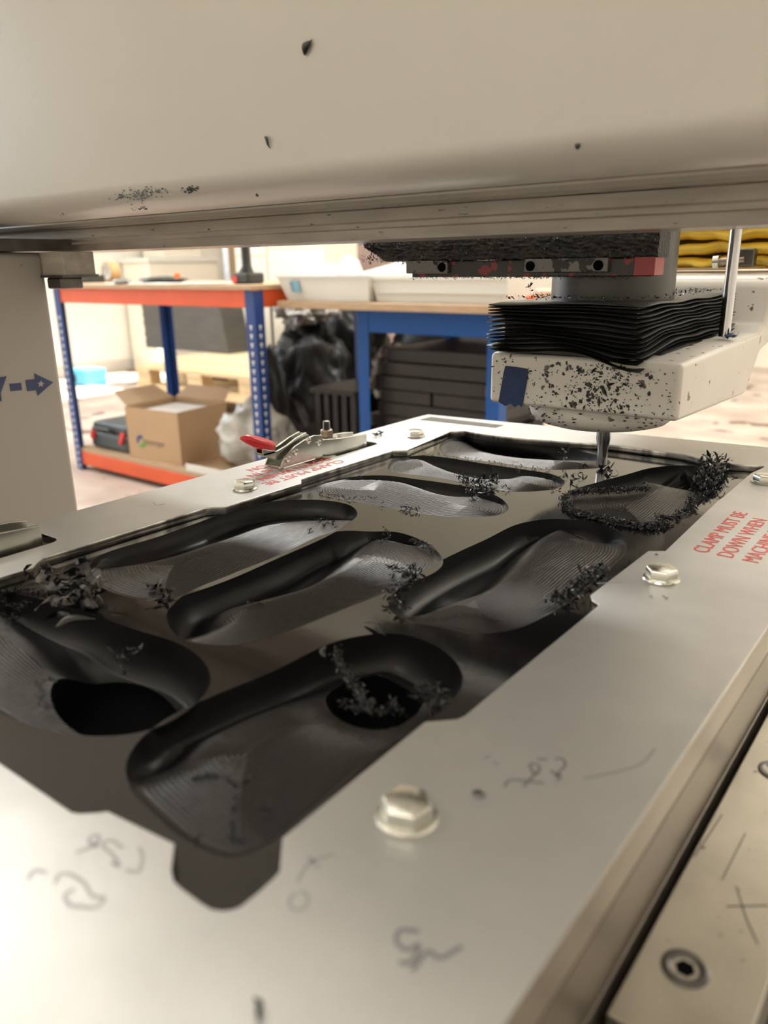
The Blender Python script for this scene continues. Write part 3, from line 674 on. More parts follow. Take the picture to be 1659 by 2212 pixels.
# flecks stuck to the front of the housing
mb = MB(); rg = random.Random(11)
for _ in range(620):
    if rg.random() < .5: px, py = rg.gauss(1300, 45), rg.gauss(835, 42)
    else: px, py = rg.uniform(1062, 1460), rg.uniform(765, 905)
    if not (1055 < px < 1468 and 765+(px-1060)*.09 < py < 862+(px-1050)*.11): continue
    p = PY(px, py, .6297); r = rg.choice([.0004, .0006, .0009, .0009, .0019]); n = rg.randint(3, 5); a0 = rg.uniform(0, 6)
    el = rg.uniform(.3, 1); pts = []
    rot = rg.uniform(0, 6.3)
    for i in range(n):
        a = a0+2*PI*i/n; q = (r*math.cos(a)*rg.uniform(.6, 1.4), r*math.sin(a)*el*rg.uniform(.6, 1.4))
        pts.append((p.x+q[0]*math.cos(rot)-q[1]*math.sin(rot), .6299, p.z+q[0]*math.sin(rot)+q[1]*math.cos(rot)))
    mb.prism(pts, (0, -rg.uniform(.0003, .001), 0))
for px, py, L, an in ((1294,868,.010,-1.5),(1305,845,.012,-1.0),(1320,830,.008,.4),(1275,832,.008,2.0),(1340,795,.010,.2),(1283,800,.008,.9),(1250,800,.006,.3),(1350,830,.006,-.5),(1262,880,.006,1.2),(1395,905,.004,-1.2)):
    p = PY(px, py, .6295); d = Vector((math.cos(an), 0, math.sin(an))); s_ = Vector((-d.z, 0, d.x))
    mb.add([p-d*L/2, p+s_*L*.16+Vector((0, -.0006, 0)), p+d*L/2, p-s_*L*.14-Vector((0, .001, 0))], [(0, 1, 2, 3)])
for _ in range(70):
    a = rg.uniform(-2.6, -.3); z = rg.uniform(.797, .812); rr_ = .0672 if z > .801 else .0645
    c_ = Vector((-.286+rr_*math.cos(a), .705+rr_*math.sin(a), z)); t_ = Vector((-math.sin(a), math.cos(a), 0)); n_ = Vector((math.cos(a), math.sin(a), 0)); q = rg.uniform(.0006, .0022)
    mb.prism([c_+t_*q+n_*.0004, c_+Vector((0, 0, q*.5))+n_*.0004, c_-t_*q*.8+n_*.0004, c_-Vector((0, 0, q*.35))+n_*.0004], n_*.0012)
mb.build('housing_flecks', 'swarf', hd, fixn=False, kind='stuff')
tp_ = [(1092,790),(1118,793),(1141,797),(1139,820),(1132,858),(1128,880),(1121,874),(1113,880),(1103,872),(1092,877),(1077,868),(1083,835),(1088,806)]
MB().prism([PY(a, b, .6292) for a, b in tp_], (0, -.0004, 0)).build('blue_tape', 'bluetape', hd, label='scuffed strip of blue masking tape')
mb = MB(); rg = random.Random(5)
for _ in range(26):
    p = PX(rg.uniform(1578, 1618), rg.uniform(725, 752), -.205); swarf_mesh(mb, (-.199+rg.uniform(-.004, .004), rg.uniform(.775, .80), .868), 1, .004, .008, rg, lift=.3)
mb.build('blue_tape_scraps', 'bluetape', hd, fixn=False, kind='stuff')

# yellow bellows behind the spindle, with its hinge linkage
yb = thing('yellow_bellows', 'crumpled yellow cloth bellows behind the steel guide rod', 'bellows', (-.2, 1.05, .92))
for i in range(4):
    z = .9345+i*.0155; mb = MB(); K = 40; vs = []
    for j in range(K+1):
        x = -.40+.30*j/K; wv = .003*math.sin(x*70+i*2)+.002*math.sin(x*160+i)
        yy = .99
        prof_ = [(yy+.05, z-.0065), (yy+.004+wv, z-.006+wv*.5), (yy-.010+wv, z+wv), (yy+.004+wv, z+.0065+wv*.6), (yy+.05, z+.007)]
        vs += [(x, a, b) for a, b in prof_]
    fs = [(j*5+q, j*5+q+1, (j+1)*5+q+1, (j+1)*5+q) for j in range(K) for q in range(4)]+[(j*5+4, j*5, (j+1)*5, (j+1)*5+4) for j in range(K)]
    mb.add(vs, fs).build('fold', 'bag', yb, smooth=180)
MB().box((-.40, 1.03, .9265), (-.10, 1.14, .995)).build('folded_core', 'bag', yb)
bk = MB().box((-.245, .955, .930), (-.226, .970, .949)).build('hinge_bracket', 'darksteel', yb, bev=.002)
MB().cyl((-.262, .958, .9355), (-.236, .958, .9375), .0042, n=14).build('hinge_pin', 'rusty', bk, smooth=40)
MB().cyl((-.268, .955, .9352), (-.262, .955, .9356), .007, n=18).build('hinge_collar', 'zinc', bk, smooth=40)
MB().box((-.395, .975, .9262), (-.252, .985, .9290)).build('cover_strip', 'card', yb, bev=.001)

# ================================================================== SWARF ON THE SHEET AND PLATE
rg = random.Random(21)
def pile(label, spots, n, size, z=ZS, lift=.8, spread=.006, curl=2.4, name='swarf_pile'):
    mb = MB()
    for (px, py) in spots: swarf_mesh(mb, P(px, py, z)+Vector((0, 0, .0003)), int(n*2.0), spread*.8, size*(.85 if size > .0065 else .62), rg, lift=lift*.8, curl=curl*1.5)
    o = mb.build(name, 'swarf', None, fixn=False); tag(o, label, 'shavings', kind='stuff')
    return o
def along(pts, n): 
    q = smooth_open(pts, n); return [(a+rg.uniform(-3, 3), b+rg.uniform(-2, 2)) for a, b in q]
pile('long curled black shavings at the far end of the near left pocket', [(95,1262),(120,1268),(130,1285),(150,1275),(165,1290),(150,1300),(185,1270),(190,1275),(175,1298),(205,1300),(148,1330),(142,1318)], 3, .021, spread=.008, lift=.9)
pile('fine black crumbs along the top left of the near left pocket', along([(0,1285),(30,1278),(60,1278),(95,1282)], 26), 10, .004, lift=.8, spread=.004)
pile('black shavings in the left end of the near left pocket', along([(0,1300),(40,1310),(60,1300),(25,1330),(10,1350)], 22), 8, .003, z=ZS-.004, spread=.006, lift=.5)
pile('black curl resting in the round hole pocket beside the near left hole', [(258,1430),(265,1440),(280,1428),(285,1420)], 3, .010, z=ZS-.008, spread=.004)
pile('rough torn edge shavings left of the near left hole', along([(105,1535),(95,1510),(88,1480),(110,1472),(130,1466)], 14), 7, .004, z=ZS-.004, spread=.004)
pile('ragged twist of shavings rising from the near hole', along([(728,1412),(735,1440),(750,1465),(765,1490),(780,1515),(800,1535)], 26), 9, .006, z=ZS-.004, spread=.004, lift=1.2)
pile('shavings across the front lip of the near hole', along([(735,1520),(770,1535),(820,1545),(850,1525),(865,1540)], 18), 9, .005, z=ZS-.006, spread=.005)
pile('shavings heaped at the right of the near hole', along([(900,1510),(915,1490),(930,1500),(945,1490),(940,1530),(925,1545),(965,1520)], 18), 10, .006, z=ZS-.004, spread=.006)
pile('black shavings clustered at the left tip of the right middle pocket', [(850,1240),(868,1245),(885,1238),(900,1245),(860,1275),(850,1290),(858,1310),(870,1325),(845,1298),(880,1250),(895,1262)], 9, .008, spread=.006, lift=.9)
pile('broom of black shavings on the right rim of the right middle pocket', along([(1195,1300),(1225,1298),(1240,1275),(1262,1262),(1275,1245),(1300,1238)], 24), 9, .007, spread=.006, lift=.9)
pile('dusty shavings on the lower left of the right middle pocket', along([(870,1335),(930,1342),(1000,1330),(1050,1335),(1080,1340)], 50), 4, .0024, z=ZS-.002, spread=.005, lift=.4)
pile('torn shavings along the left rim of the far right pocket', along([(1395,1060),(1330,1062),(1290,1066),(1250,1068),(1222,1078),(1220,1095),(1245,1112),(1290,1122),(1330,1132),(1370,1140)], 110), 13, .006, spread=.005, lift=1)
pile('thick shavings on the near rim of the far right pocket', along([(1370,1140),(1410,1142),(1440,1135),(1420,1120),(1450,1125),(1475,1110),(1500,1098),(1490,1085),(1540,1065)], 60), 13, .006, spread=.005, lift=.9)
pile('tall tangle of shavings on the far right corner of the sheet', [(1525,1010),(1530,1020),(1545,1010),(1520,1030),(1535,1040),(1548,1028),(1512,1048),(1525,1055),(1550,1045),(1560,1020),(1505,1060)], 22, .009, spread=.010, lift=2.0)
pile('clump of shavings on the right end of the third far pocket', [(1000,1045),(1012,1058),(1025,1050),(1035,1065),(1045,1048),(1055,1062),(1062,1045),(1020,1072),(1050,1072)], 16, .008, spread=.008, lift=1.3)
pile('shavings on the rim of the third far pocket beside its centre', [(870,1098),(885,1100),(900,1105),(880,1106)], 10, .006, spread=.006, lift=.6)
pile('small tufts of shavings along the left of the third far pocket', [(690,1058),(693,1068),(748,1037),(775,1032),(826,1090),(825,1098)]+along([(700,1068),(760,1080),(815,1076)], 16), 5, .004, spread=.004)
pile('shavings on the back rim of the farthest pocket', along([(1030,948),(1060,945),(1075,952),(1095,955)], 16), 10, .006, spread=.006, lift=1)
pile('shavings strewn between the two farthest pockets', along([(905,980),(945,985),(1000,992),(1060,1002),(1120,1010),(1180,1018)], 26), 4, .005, spread=.004)
pile('shavings on the right rim of the second far pocket', [(1195,1035),(1200,1045),(1218,1035),(1195,1058),(1120,1022),(1100,1058),(1085,1056)], 7, .006, spread=.005)
pile('sliver shavings standing beside the cutter', [(1215,985),(1222,1000),(1248,1030),(1258,1018),(1312,1030),(1316,1022),(1232,1042)], 3, .012, spread=.003, lift=1.2)
pile('shavings on the tip of the middle pocket', [(832,1150),(838,1158),(835,1168),(826,1176)]+along([(895,1172),(915,1180),(935,1192)], 9), 8, .0055, spread=.004)
pile('dark grit scattered over the floor of the middle pocket', along([(540,1308),(600,1300),(700,1270),(800,1220),(880,1195)], 60), 4, .0022, z=ZS-.003, spread=.006, lift=.3)
pile('tuft of shavings on the middle pocket floor', [(545,1307),(560,1308),(570,1312)], 8, .004, z=ZS-.003, spread=.003)
pile('folded black shavings at the near tip of the long left pocket', [(330,1280),(345,1285),(360,1283),(352,1296),(325,1276)], 5, .012, spread=.006, lift=.5)
pile('black shavings at the far tip of the long left pocket', [(690,1125),(705,1128),(718,1132),(700,1140),(668,1150),(725,1140)], 6, .006, z=ZS-.002, spread=.004)
pile('dark grit on the floor of the long left pocket', along([(270,1235),(330,1250),(400,1215),(470,1200),(300,1240)], 50), 4, .0022, z=ZS-.003, spread=.006, lift=.3)
pile('crumbled ridge of plastic across the nearest pocket', along([(415,1690),(450,1680),(490,1690),(515,1700),(545,1685)], 30)+along([(512,1700),(508,1740),(505,1790),(502,1815),(525,1828)], 30), 7, .0032, z=ZS-.003, spread=.003, lift=.6)
pile('black flakes near the front tip of the nearest pocket', [(425,1810),(428,1822),(578,1735),(576,1750),(575,1765)], 3, .006, z=ZS-.002, spread=.002, lift=.4)
pile('pinch of black shavings on the bare plate beside the far clamp', [(815,945),(822,940)], 9, .007, z=ZT, spread=.004, lift=.8)
pile('two black specks on the plate in front of the middle right bolt', [(1408,1291),(1437,1293)], 3, .0035, z=ZT, spread=.002, lift=.2)
def flake(px, py, z, L, wd, an, label, plane=None, m='swarf'):
    """one curled chip"""
    if plane == 'beam': c = PY(px, py, .4195); u = Vector((math.cos(an), 0, math.sin(an))); nrm = Vector((0, -1, 0))
    else: c = P(px, py, z)+Vector((0, 0, .0006)); u = Vector((math.cos(an), math.sin(an), 0)); nrm = Vector((0, 0, 1))
    s_ = nrm.cross(u); vs = []; K = 8
    for i in range(K+1):
        t = i/K; w_ = wd*math.sin(PI*min(1, t*1.02+.08))**.7*.5 if t < .97 else wd*.05
        p = c+u*L*(t-.5)+nrm*(L*.12*math.sin(PI*t)+.0004)+s_*L*.10*math.sin(t*5)
        vs += [p-s_*w_, p+nrm*w_*.7, p+s_*w_]
    fs = [(3*i+q, 3*i+q+1, 3*i+q+4, 3*i+q+3) for i in range(K) for q in range(2)]
    o = MB().add(vs, fs).build('plastic_chip', m, None, smooth=180, fixn=False)
    sl = o.modifiers.new('thick', 'SOLIDIFY'); sl.thickness = .0003
    return tag(o, label, 'plastic chip')
flake(222, 1267, ZS, .016, .005, 2.4, 'lone flat chip beside the near tip of the long left pocket')
flake(163, 1350, ZS, .022, .007, 1.3, 'long leaf shaped chip hanging over the near left pocket', )
flake(195, 1308, ZS, .020, .009, 2.9, 'broad ribbed chip on the rim of the near left pocket')
flake(812, 1362, ZS, .020, .003, -.2, 'thin stick of plastic on the back rim of the nearest pocket')
flake(700, 1413, ZS, .012, .003, 2.4, 'pale glinting sliver on the left rim of the nearest pocket')
flake(1035, 1720, ZT, .005, .002, .5, 'tiny dark chip right of the nearest hex bolt')
flake(1207, 1682, ZT, .002, .0015, .5, 'tiny speck below the pencil writing')
flake(1418, 1202, ZT, .002, .0015, .5, 'tiny speck behind the middle right bolt')
q0, q1 = P(552, 2165, ZT), P(566, 2212, ZT)
flake(558, 2188, ZT, .0075, .0016, math.atan2(q1.y-q0.y, q1.x-q0.x), 'dark slim chip at the bottom edge of the picture on the plate')
flake(666, 101, 0, .010, .006, .9, 'dark curled chip high on the front of the gantry beam', 'beam')
flake(580, 307, 0, .009, .0025, -.9, 'slim dark chip low on the front of the gantry beam', 'beam')
flake(1250, 316, 0, .003, .003, .9, 'small dark round speck on the right of the gantry beam', 'beam')
flake(557, 422, 0, .003, .002, 0, 'dark speck on the rounded lower edge of the gantry beam', 'beam')
mb = MB(); rg2 = random.Random(9)
def smear(px, py, sx, sy, n, y=.4195):
    for _ in range(n):
        a, b = rg2.gauss(px, sx), rg2.gauss(py, sy); p = PY(a, b, .42)
        # follow the rounded edge
        yy = .42
        if p.z < 1.006:
            for q in range(12):
                k = min(1, (1.006-p.z)/.0215); yy = .42+.036*(1-math.sqrt(max(0, 1-k*k))); p = PY(a, b, yy)
        r = rg2.uniform(.0003, .0012); n_ = 5; a0 = rg2.uniform(0, 6)
        if p.z < .987: continue
        mb.prism([(p.x+r*1.6*math.cos(a0+i*1.257)*rg2.uniform(.5, 1.2), yy-.0002, p.z+r*.7*math.sin(a0+i*1.257)*rg2.uniform(.6, 1.2)) for i in range(n_)], (0, -.0002, 0))
smear(295, 424, 22, 7, 120); smear(340, 412, 12, 3, 25); smear(410, 410, 9, 3, 45); smear(305, 450, 15, 2, 20); smear(137, 462, 6, 6, 6)
mb.build('paint_smear', 'greyblock', gan, kind='stuff', label='dark oily scuffs on the rounded beam edge')

# ================================================================== BACKGROUND
def gbox(px0, px1, y, z0, z1, depth):
    """x range taken where two image columns meet the plane at distance y"""
    a = PY(px0, 600, y).x; b = PY(px1, 600, y).x; return (a, y, z0), (b, y+depth, z1)
# --- orange and blue bench
HW = .872
b1 = thing('workbench', 'orange beamed workbench with blue slotted uprights and board top', 'workbench', (-2.8, 2.3, 0))
XA, XB, YA, YB = -3.47, -2.14, 2.0, 2.62
def upright(parent, x, y, sx, sy, h, m='blueup', slots=True):
    mb = MB(); mb.box((x, y, 0), (x+sx*.045, y+sy*.003, h)) if sx*sy else None
    mb = MB()
    xs = sorted((x, x+sx*.048)); ys = sorted((y, y+sy*.0035)); mb.box((xs[0], ys[0], 0), (xs[1], ys[1], h))
    xs = sorted((x, x+sx*.0035)); ys = sorted((y+sy*.0036, y+sy*.048)); mb.box((xs[0], ys[0], 0), (xs[1], ys[1], h))
    u = mb.build('upright', m, parent)
    if slots:
        s_ = MB(); k = int(h/.032)
        for i in range(k):
            z = .02+i*.032
            if z > h-.10: continue
            xs = sorted((x+sx*.018, x+sx*.030)); s_.box((xs[0], y-sy*.0008, z), (xs[1], y-sy*.0002, z+.007)); s_.box((x+sx*.024-.0028, y-sy*.0008, z-.010), (x+sx*.024+.0028, y-sy*.0002, z))
            xa, xb = sorted((x-sx*.0008, x-sx*.0002)); ys = sorted((y+sy*.018, y+sy*.030)); s_.box((xa, ys[0], z), (xb, ys[1], z+.007)); s_.box((xa, y+sy*.024-.0028, z-.010), (xb, y+sy*.024+.0028, z))
        s_.build('slots', 'paper' if m == 'blueup' else 'blueup', u, kind='stuff')  # pale tabs paint in the bright background behind the slot holes
    return u
upright(b1, XA, YA, 1, 1, HW-.02); upright(b1, XB, YA, -1, 1, HW-.02); upright(b1, XA, YB, 1, -1, HW-.02); upright(b1, XB, YB, -1, -1, HW-.02)
for z in (HW-.018-.062, .028):
    MB().box((XA+.004, YA+.004, z), (XB-.05, YA+.030, z+.066)).build('front_beam', 'orange', b1, bev=.003)
    MB().box((XA+.004, YB-.030, z), (XB-.004, YB-.004, z+.066)).build('back_beam', 'orange', b1, bev=.003)
    MB().box((XA+.005, YA+.05, z), (XA+.03, YB-.05, z+.066)).build('side_beam', 'orange', b1, bev=.003)
    MB().box((XB-.030, YA+.05, z), (XB-.005, YB-.05, z+.066)).build('side_beam', 'orange', b1, bev=.003)
MB().box((XA-.01, YA-.012, HW-.016), (XB+.005, YB+.01, HW)).build('worktop', 'ply', b1)
MB().box((XA+.006, YA+.006, .096), (XB-.006, YB-.006, .108)).build('lower_shelf', 'ply', b1)
# --- cardboard box on the lower shelf
bx = thing('cardboard_box', 'open cardboard box with green and blue logo on the bottom shelf', 'box', (-2.9, 2.2, .108))
A_ = Vector((-3.06, 2.03, .108)); Bp = Vector((-2.725, 2.06, .108)); Cd = Vector((-.03, .30, 0)); hz = .235
ux = (Bp-A_).normalized(); uy = Cd.normalized(); lx = (Bp-A_).length; ly = Cd.length
def bp(a, b, c): return A_+ux*a+uy*b+Vector((0, 0, c))
def slab8(mb, a0, a1, b0, b1, c0, c1): 
    return mb.add([bp(a0,b0,c0),bp(a1,b0,c0),bp(a1,b1,c0),bp(a0,b1,c0),bp(a0,b0,c1),bp(a1,b0,c1),bp(a1,b1,c1),bp(a0,b1,c1)], [(0,3,2,1),(4,5,6,7),(0,1,5,4),(1,2,6,5),(2,3,7,6),(3,0,4,7)])
mb = MB(); slab8(mb, 0, lx, 0, .004, .004, hz); slab8(mb, 0, lx, ly-.004, ly, .004, hz); slab8(mb, 0, .004, .004, ly-.004, .004, hz); slab8(mb, lx-.004, lx, .004, ly-.004, .004, hz); slab8(mb, 0, lx, 0, ly, 0, .004)
mb.build('box_body', 'card', bx)
MB().prism([bp(0, .01, hz), bp(0, ly-.01, hz), bp(-.10, ly-.03, hz+.055), bp(-.10, .03, hz+.055)], (0, 0, .003)).build('flap', 'cardin', bx)
MB().prism([bp(.01, ly, hz), bp(lx-.01, ly, hz), bp(lx-.03, ly+.07, hz+.05), bp(.03, ly+.07, hz+.05)], (0, 0, .003)).build('flap', 'card', bx)
slab8(MB(), .03, lx-.02, .02, ly-.02, hz-.06, hz-.02).build('packed_contents', 'paper', bx, bev=.01)
def ring_arc(cx, cz, r0, r1, a0, a1, m, nm):
    n = 14; pts = [bp(cx+r1*math.cos(a0+(a1-a0)*i/n), -.0006, cz+r1*math.sin(a0+(a1-a0)*i/n)) for i in range(n+1)]+[bp(cx+r0*math.cos(a1-(a1-a0)*i/n), -.0006, cz+r0*math.sin(a1-(a1-a0)*i/n)) for i in range(n+1)]
    MB().prism(pts, -uy*.0004).build(nm, m, bx)
ring_arc(.085, .085, .012, .028, 1.0, 3.6, 'logoblue', 'logo_blue_arc'); ring_arc(.088, .082, .010, .027, -2.2, .6, 'logogreen', 'logo_green_arc')
text('printed_name', 'interger', bp(.118, -.0008, .074), ux, (0, 0, 1), .038, 'greyprint', bx, th=.0003)
text('printed_word', 'HERMES', bp(.105, -.0008, .165), ux, (0, 0, 1), .026, 'cardin', bx, th=.0003) if False else None
# --- tool cases
tc_ = thing('tool_case', 'slate blue tool case with red latches left of the cardboard box', 'tool case', (-3.25, 2.2, .108))
MB().box((-3.42, 2.06, .108), (-3.115, 2.36, .185)).build('case_base', 'slate', tc_, bev=.02, seg=3)
MB().box((-3.41, 2.07, .1855), (-3.125, 2.35, .235)).build('case_lid', 'slate', tc_, bev=.018, seg=3)
mb = MB(); mb.tube([(-3.33, 2.055, .20), (-3.33, 2.03, .215), (-3.20, 2.03, .215), (-3.20, 2.055, .20)], .010, 8); mb.build('handle', 'blacktool', tc_, smooth=60)
for x in (-3.375, -3.145): MB().obox((x, 2.052, .180), (.026, .014, .06), Matrix.Rotation(.5, 3, 'Y')).build('latch', 'redlatch', tc_, bev=.003)
# --- crumpled bags
def blob(name, label, cat, c, size, m, seed, amp=.35, freq=4, sub=4, parent=None, group=None):
    bm = bmesh.new(); bmesh.ops.create_icosphere(bm, subdivisions=sub, radius=1)
    for v in bm.verts:
        d = v.co.normalized(); f = 1+amp*(noise.noise(d*freq*.5+Vector((seed, 0, 0)))+.5*abs(noise.noise(d*freq+Vector((0, seed, 0))))+.28*abs(noise.noise(d*freq*2.6+Vector((0, 0, seed)))))
        zz = d.z*f*size[2]; 
        v.co = Vector((c[0]+d.x*f*size[0], c[1]+d.y*f*size[1], max(c[2]+zz, c[2]-size[2])))
    me = bpy.data.meshes.new(name); bm.to_mesh(me); bm.free()
    o = finish(name, me, m, parent, smooth=180, fixn=False)
    if parent is None: tag(o, label, cat, group)
    return o
blob('plastic_bag', 'crumpled white plastic bag on the shelf right of the cardboard box', 'bag', (-2.44, 2.24, .235), (.16, .12, .125), 'bagwhite', 2.3, .5, 5)
tr = thing('white_tray', 'white shallow tray lying on the lower shelf under the plastic bag', 'tray', (-2.4, 2.1, .108))
MB().box((-2.64, 2.012, .109), (-2.32, 2.06, .128)).build('tray_base', 'white', tr, bev=.004); MB().box((-2.64, 2.012, .128), (-2.32, 2.020, .142)).build('tray_lip', 'white', tr, bev=.002)
blob('plastic_wrap', 'ball of white plastic wrap on the navy crate', 'plastic wrap', (-2.06, 2.86, .34), (.09, .09, .095), 'bagwhite', 7.1, .5, 6, 3)
t = thing('navy_crate', 'navy blue crate on the floor beneath the plastic wrap', 'crate', (-2.0, 2.7, 0))
MB().box((-2.22, 2.72, 0), (-1.95, 2.98, .22)).build('crate_body', 'navy', t, bev=.01); MB().box((-2.235, 2.705, .22), (-1.935, 2.995, .245)).build('crate_rim', 'navy', t, bev=.004)
# --- pallets
def pallet(z, x0, y0, rz, label):
    t = thing('pallet', label, 'pallet', (x0, y0, z), group=None)
    Rm = Matrix.Rotation(rz, 3, 'Z')
    def bb(nm, a, b, m='pine'):
        q = MB().box(a, b); q.v = [tuple(Vector((x0, y0, z))+Rm@Vector(v)) for v in q.v]; return q.build(nm, m, t)
    for y in (0, .35, .70): bb('bottom_board', (0, y, 0), (1.2, y+.10, .022))
    for y in (0, .35, .70):
        for x in (0, .55, 1.05): bb('block', (x, y+.005, .022), (x+.145, y+.095, .100))
    for x in (0, .55, 1.05): bb('stringer_board', (x, 0, .100), (x+.145, .8, .122))
    for y in (0, .14, .29, .44, .59, .70): bb('top_board', (0, y, .122), (1.2, y+.10, .144), 'pine2' if y > .1 else 'pine')
    return t
px_ = PY(292, 830, 3.25).x
pallet(0, px_, 3.25, .0, 'pine pallet on the floor, lowest of the pallet stack behind the bench')
pallet(.145, px_+.0, 3.27, .0, 'pine pallet in the middle of the stack behind the bench')
t = thing('plywood_sheet', 'pale plywood sheet lying under the dark sheets on the pallets', 'plywood', (-4.2, 3.9, .29))
MB().box((px_-.06, 3.62, .290), (px_+1.20, 4.20, .308)).build('sheet_board', 'pine2', t)
p0 = PY(322, 700, 4.0).x; p1 = PY(500, 700, 4.0).x
for i in range(14):
    z = .309+i*.030+.0005*i
    o = MB().box((p0+RNG.uniform(-.008, .008), 3.95, z), (p1-.02*i*.3, 4.18, z+.030)).build('black_sheet', 'slab2', None, bev=.002)
    tag(o, 'dark grey plastic sheet in the stack on top of the pallets', 'plastic sheet', 'dark sheets stacked on the pallets')
# --- doors and frame behind
t = thing('partition_door', 'mauve panelled double door in a brown wooden frame at the back', 'door', (-4.2, 5.4, 0))
xd0 = PY(500, 650, 5.4).x; xd1 = PY(760, 650, 5.4).x
MB().box((xd0, 5.4, 0), (xd0+.28, 5.48, 2.3)).build('frame_post', 'brownwood', t); 
for a, b in ((.30, .86), (.88, 1.44), (1.46, 1.98)):
    d_ = MB().box((xd0+a, 5.43, .02), (xd0+b, 5.47, 2.2)).build('door_leaf', 'mauve', t, bev=.004)
    MB().box((xd0+a+.08, 5.42, .2), (xd0+b-.08, 5.43, 1.0)).build('leaf_panel', 'mauve', d_, bev=.004)
    MB().box((xd0+a+.08, 5.42, 1.1), (xd0+b-.08, 5.43, 2.1)).build('leaf_panel', 'mauve', d_, bev=.004)
MB().box((xd0+.28, 5.40, 2.2), (xd0+2.0, 5.48, 2.3)).build('frame_head', 'brownwood', t)
for k, (a, b, zt, lab) in enumerate(((508, 575, 1.17, 'left'), (578, 700, 1.22, 'right'))):
    xa = PY(a, 560, 4.6).x; xb = PY(b, 560, 4.6).x
    t = thing('storage_carton', 'tall yellowish carton standing on the floor behind the bench, %s of the pair' % lab, 'carton', (xa, 4.6, 0))
    MB().box((xa, 4.6, 0), (xb, 5.0, zt)).build('carton_body', 'wallb', t, bev=.006); MB().box((xa+.01, 4.598, zt-.16), (xb-.01, 4.6, zt-.155)).build('carton_seam', 'tape', t)
# back counter seen above the left end of the worktop
t = thing('back_counter', 'long cream counter against the left wall behind the bench', 'counter', (-6.2, 5.5, 0))
MB().box((-6.55, 4.5, 0), (-6.15, 5.30, .98)).build('counter_body', 'wallb', t, bev=.01); MB().box((-6.57, 4.48, .98), (-6.13, 5.32, 1.02)).build('counter_top', 'white', t, bev=.004)
# --- things on the orange bench
t = thing('steel_post', 'galvanised slotted steel post standing on the workbench', 'post', (-2.4, 2.45, HW))
xx = PY(487, 560, 2.45).x; MB().box((xx-.014, 2.45, HW), (xx+.014, 2.453, HW+.34)).build('post_face', 'galv', t); MB().box((xx-.014, 2.453, HW), (xx-.011, 2.48, HW+.34)).build('post_flange', 'galv', t)
t = thing('cordless_drill', 'black cordless drill standing on its battery at the bench end', 'drill', (-2.2, 2.2, HW))
dx = PY(530, 590, 2.15).x
MB().box((dx-.035, 2.11, HW), (dx+.055, 2.20, HW+.042)).build('battery', 'blacktool', t, bev=.010, seg=3)
MB().tube([(dx+.0, 2.155, HW+.035), (dx+.004, 2.155, HW+.065), (dx+.002, 2.155, HW+.16)], [.034, .019, .018], 14).build('grip', 'blacktool', t, smooth=60)
MB().tube([(dx-.06, 2.155, HW+.19), (dx+.0, 2.155, HW+.19), (dx+.10, 2.155, HW+.19)], [.020, .032, .030], 18).build('motor_housing', 'blacktool', t, smooth=60)
MB().box((dx-.030, 2.107, HW+.006), (dx-.004, 2.111, HW+.030)).build('battery_badge', 'redlatch', t)
t = thing('metal_box', 'grey open metal box at the left end of the workbench', 'box', (-3.25, 2.3, HW))
xa = PY(180, 590, 2.3).x; MB().box((xa, 2.16, HW), (xa+.06, 2.30, HW+.085)).build('box_side', 'brownwood', t); MB().box((xa+.06, 2.16, HW), (xa+.18, 2.30, HW+.035)).build('box_tray', 'blacktool', t)
t = thing('tape_roll', 'brown roll of packing tape leaning on the workbench', 'tape roll', (-3.0, 2.35, HW))
xa = PY(238, 575, 2.36).x; c0 = Vector((xa, 2.36, HW+.0475)); rr = MB()
n = 28
vs = []
for r, d_ in ((.047, -.024), (.047, .024), (.036, .024), (.036, -.024)):
    vs += [(c0.x+r*math.cos(2*PI*i/n), c0.y+d_, c0.z+r*math.sin(2*PI*i/n)) for i in range(n)]
rr.add(vs, [(j*n+i, j*n+(i+1) % n, ((j+1) % 4)*n+(i+1) % n, ((j+1) % 4)*n+i) for j in range(4) for i in range(n)]); rr.build('tape_body', 'tape', t, smooth=40)
vs2 = MB(); vs = []
for r, d_ in ((.0358, -.0245), (.0358, .0245), (.032, .0245), (.032, -.0245)):
    vs += [(c0.x+r*math.cos(2*PI*i/n), c0.y+d_, c0.z+r*math.sin(2*PI*i/n)) for i in range(n)]
vs2.add(vs, [(j*n+i, j*n+(i+1) % n, ((j+1) % 4)*n+(i+1) % n, ((j+1) % 4)*n+i) for j in range(4) for i in range(n)]).build('cardboard_core', 'paper', t, smooth=40)
def lump(name, label, cat, px, y, sx, sy, sz, m, seed, z=HW, amp=.3):
    xa = PY(px, 590, y).x; return blob(name, label, cat, (xa, y, z+sz), (sx, sy, sz), m, seed, amp, 4, 3)
lump('tool_pouch', 'flat dark tool pouch in the middle of the workbench', 'pouch', 350, 2.25, .14, .07, .013, 'blacktool', 1.2)
o = lump('orange_cap', 'small orange ball cap on the tool pouch', 'cap', 382, 2.16, .014, .014, .013, 'orangeball', 3, z=HW+.02, amp=.02)
for i, (px, w_) in enumerate(((255, .08), (330, .11), (395, .10), (440, .12))):
    xa = PY(px, 590, 2.10).x
    o = MB().obox((xa, 2.12, HW+.0012+.0008*i), (w_*1.6, .12, .002), Matrix.Rotation(.2*i-.3, 3, 'Z')).build('paper_sheet', 'paper'); tag(o, ['white paper scrap beside the tape roll', 'white paper under the tool pouch', 'white paper right of the orange ball cap', 'white paper near the steel post'][i], 'paper')
lump('screw_bag', 'clear bag of small screws beside the paper scrap on the bench', 'bag', 262, 2.06, .05, .03, .012, 'bagclear', 4.5)
t = thing('wall_ledge_box', 'cream box on the back counter left of the steel post', 'box', (-6.35, 4.9, 1.02))
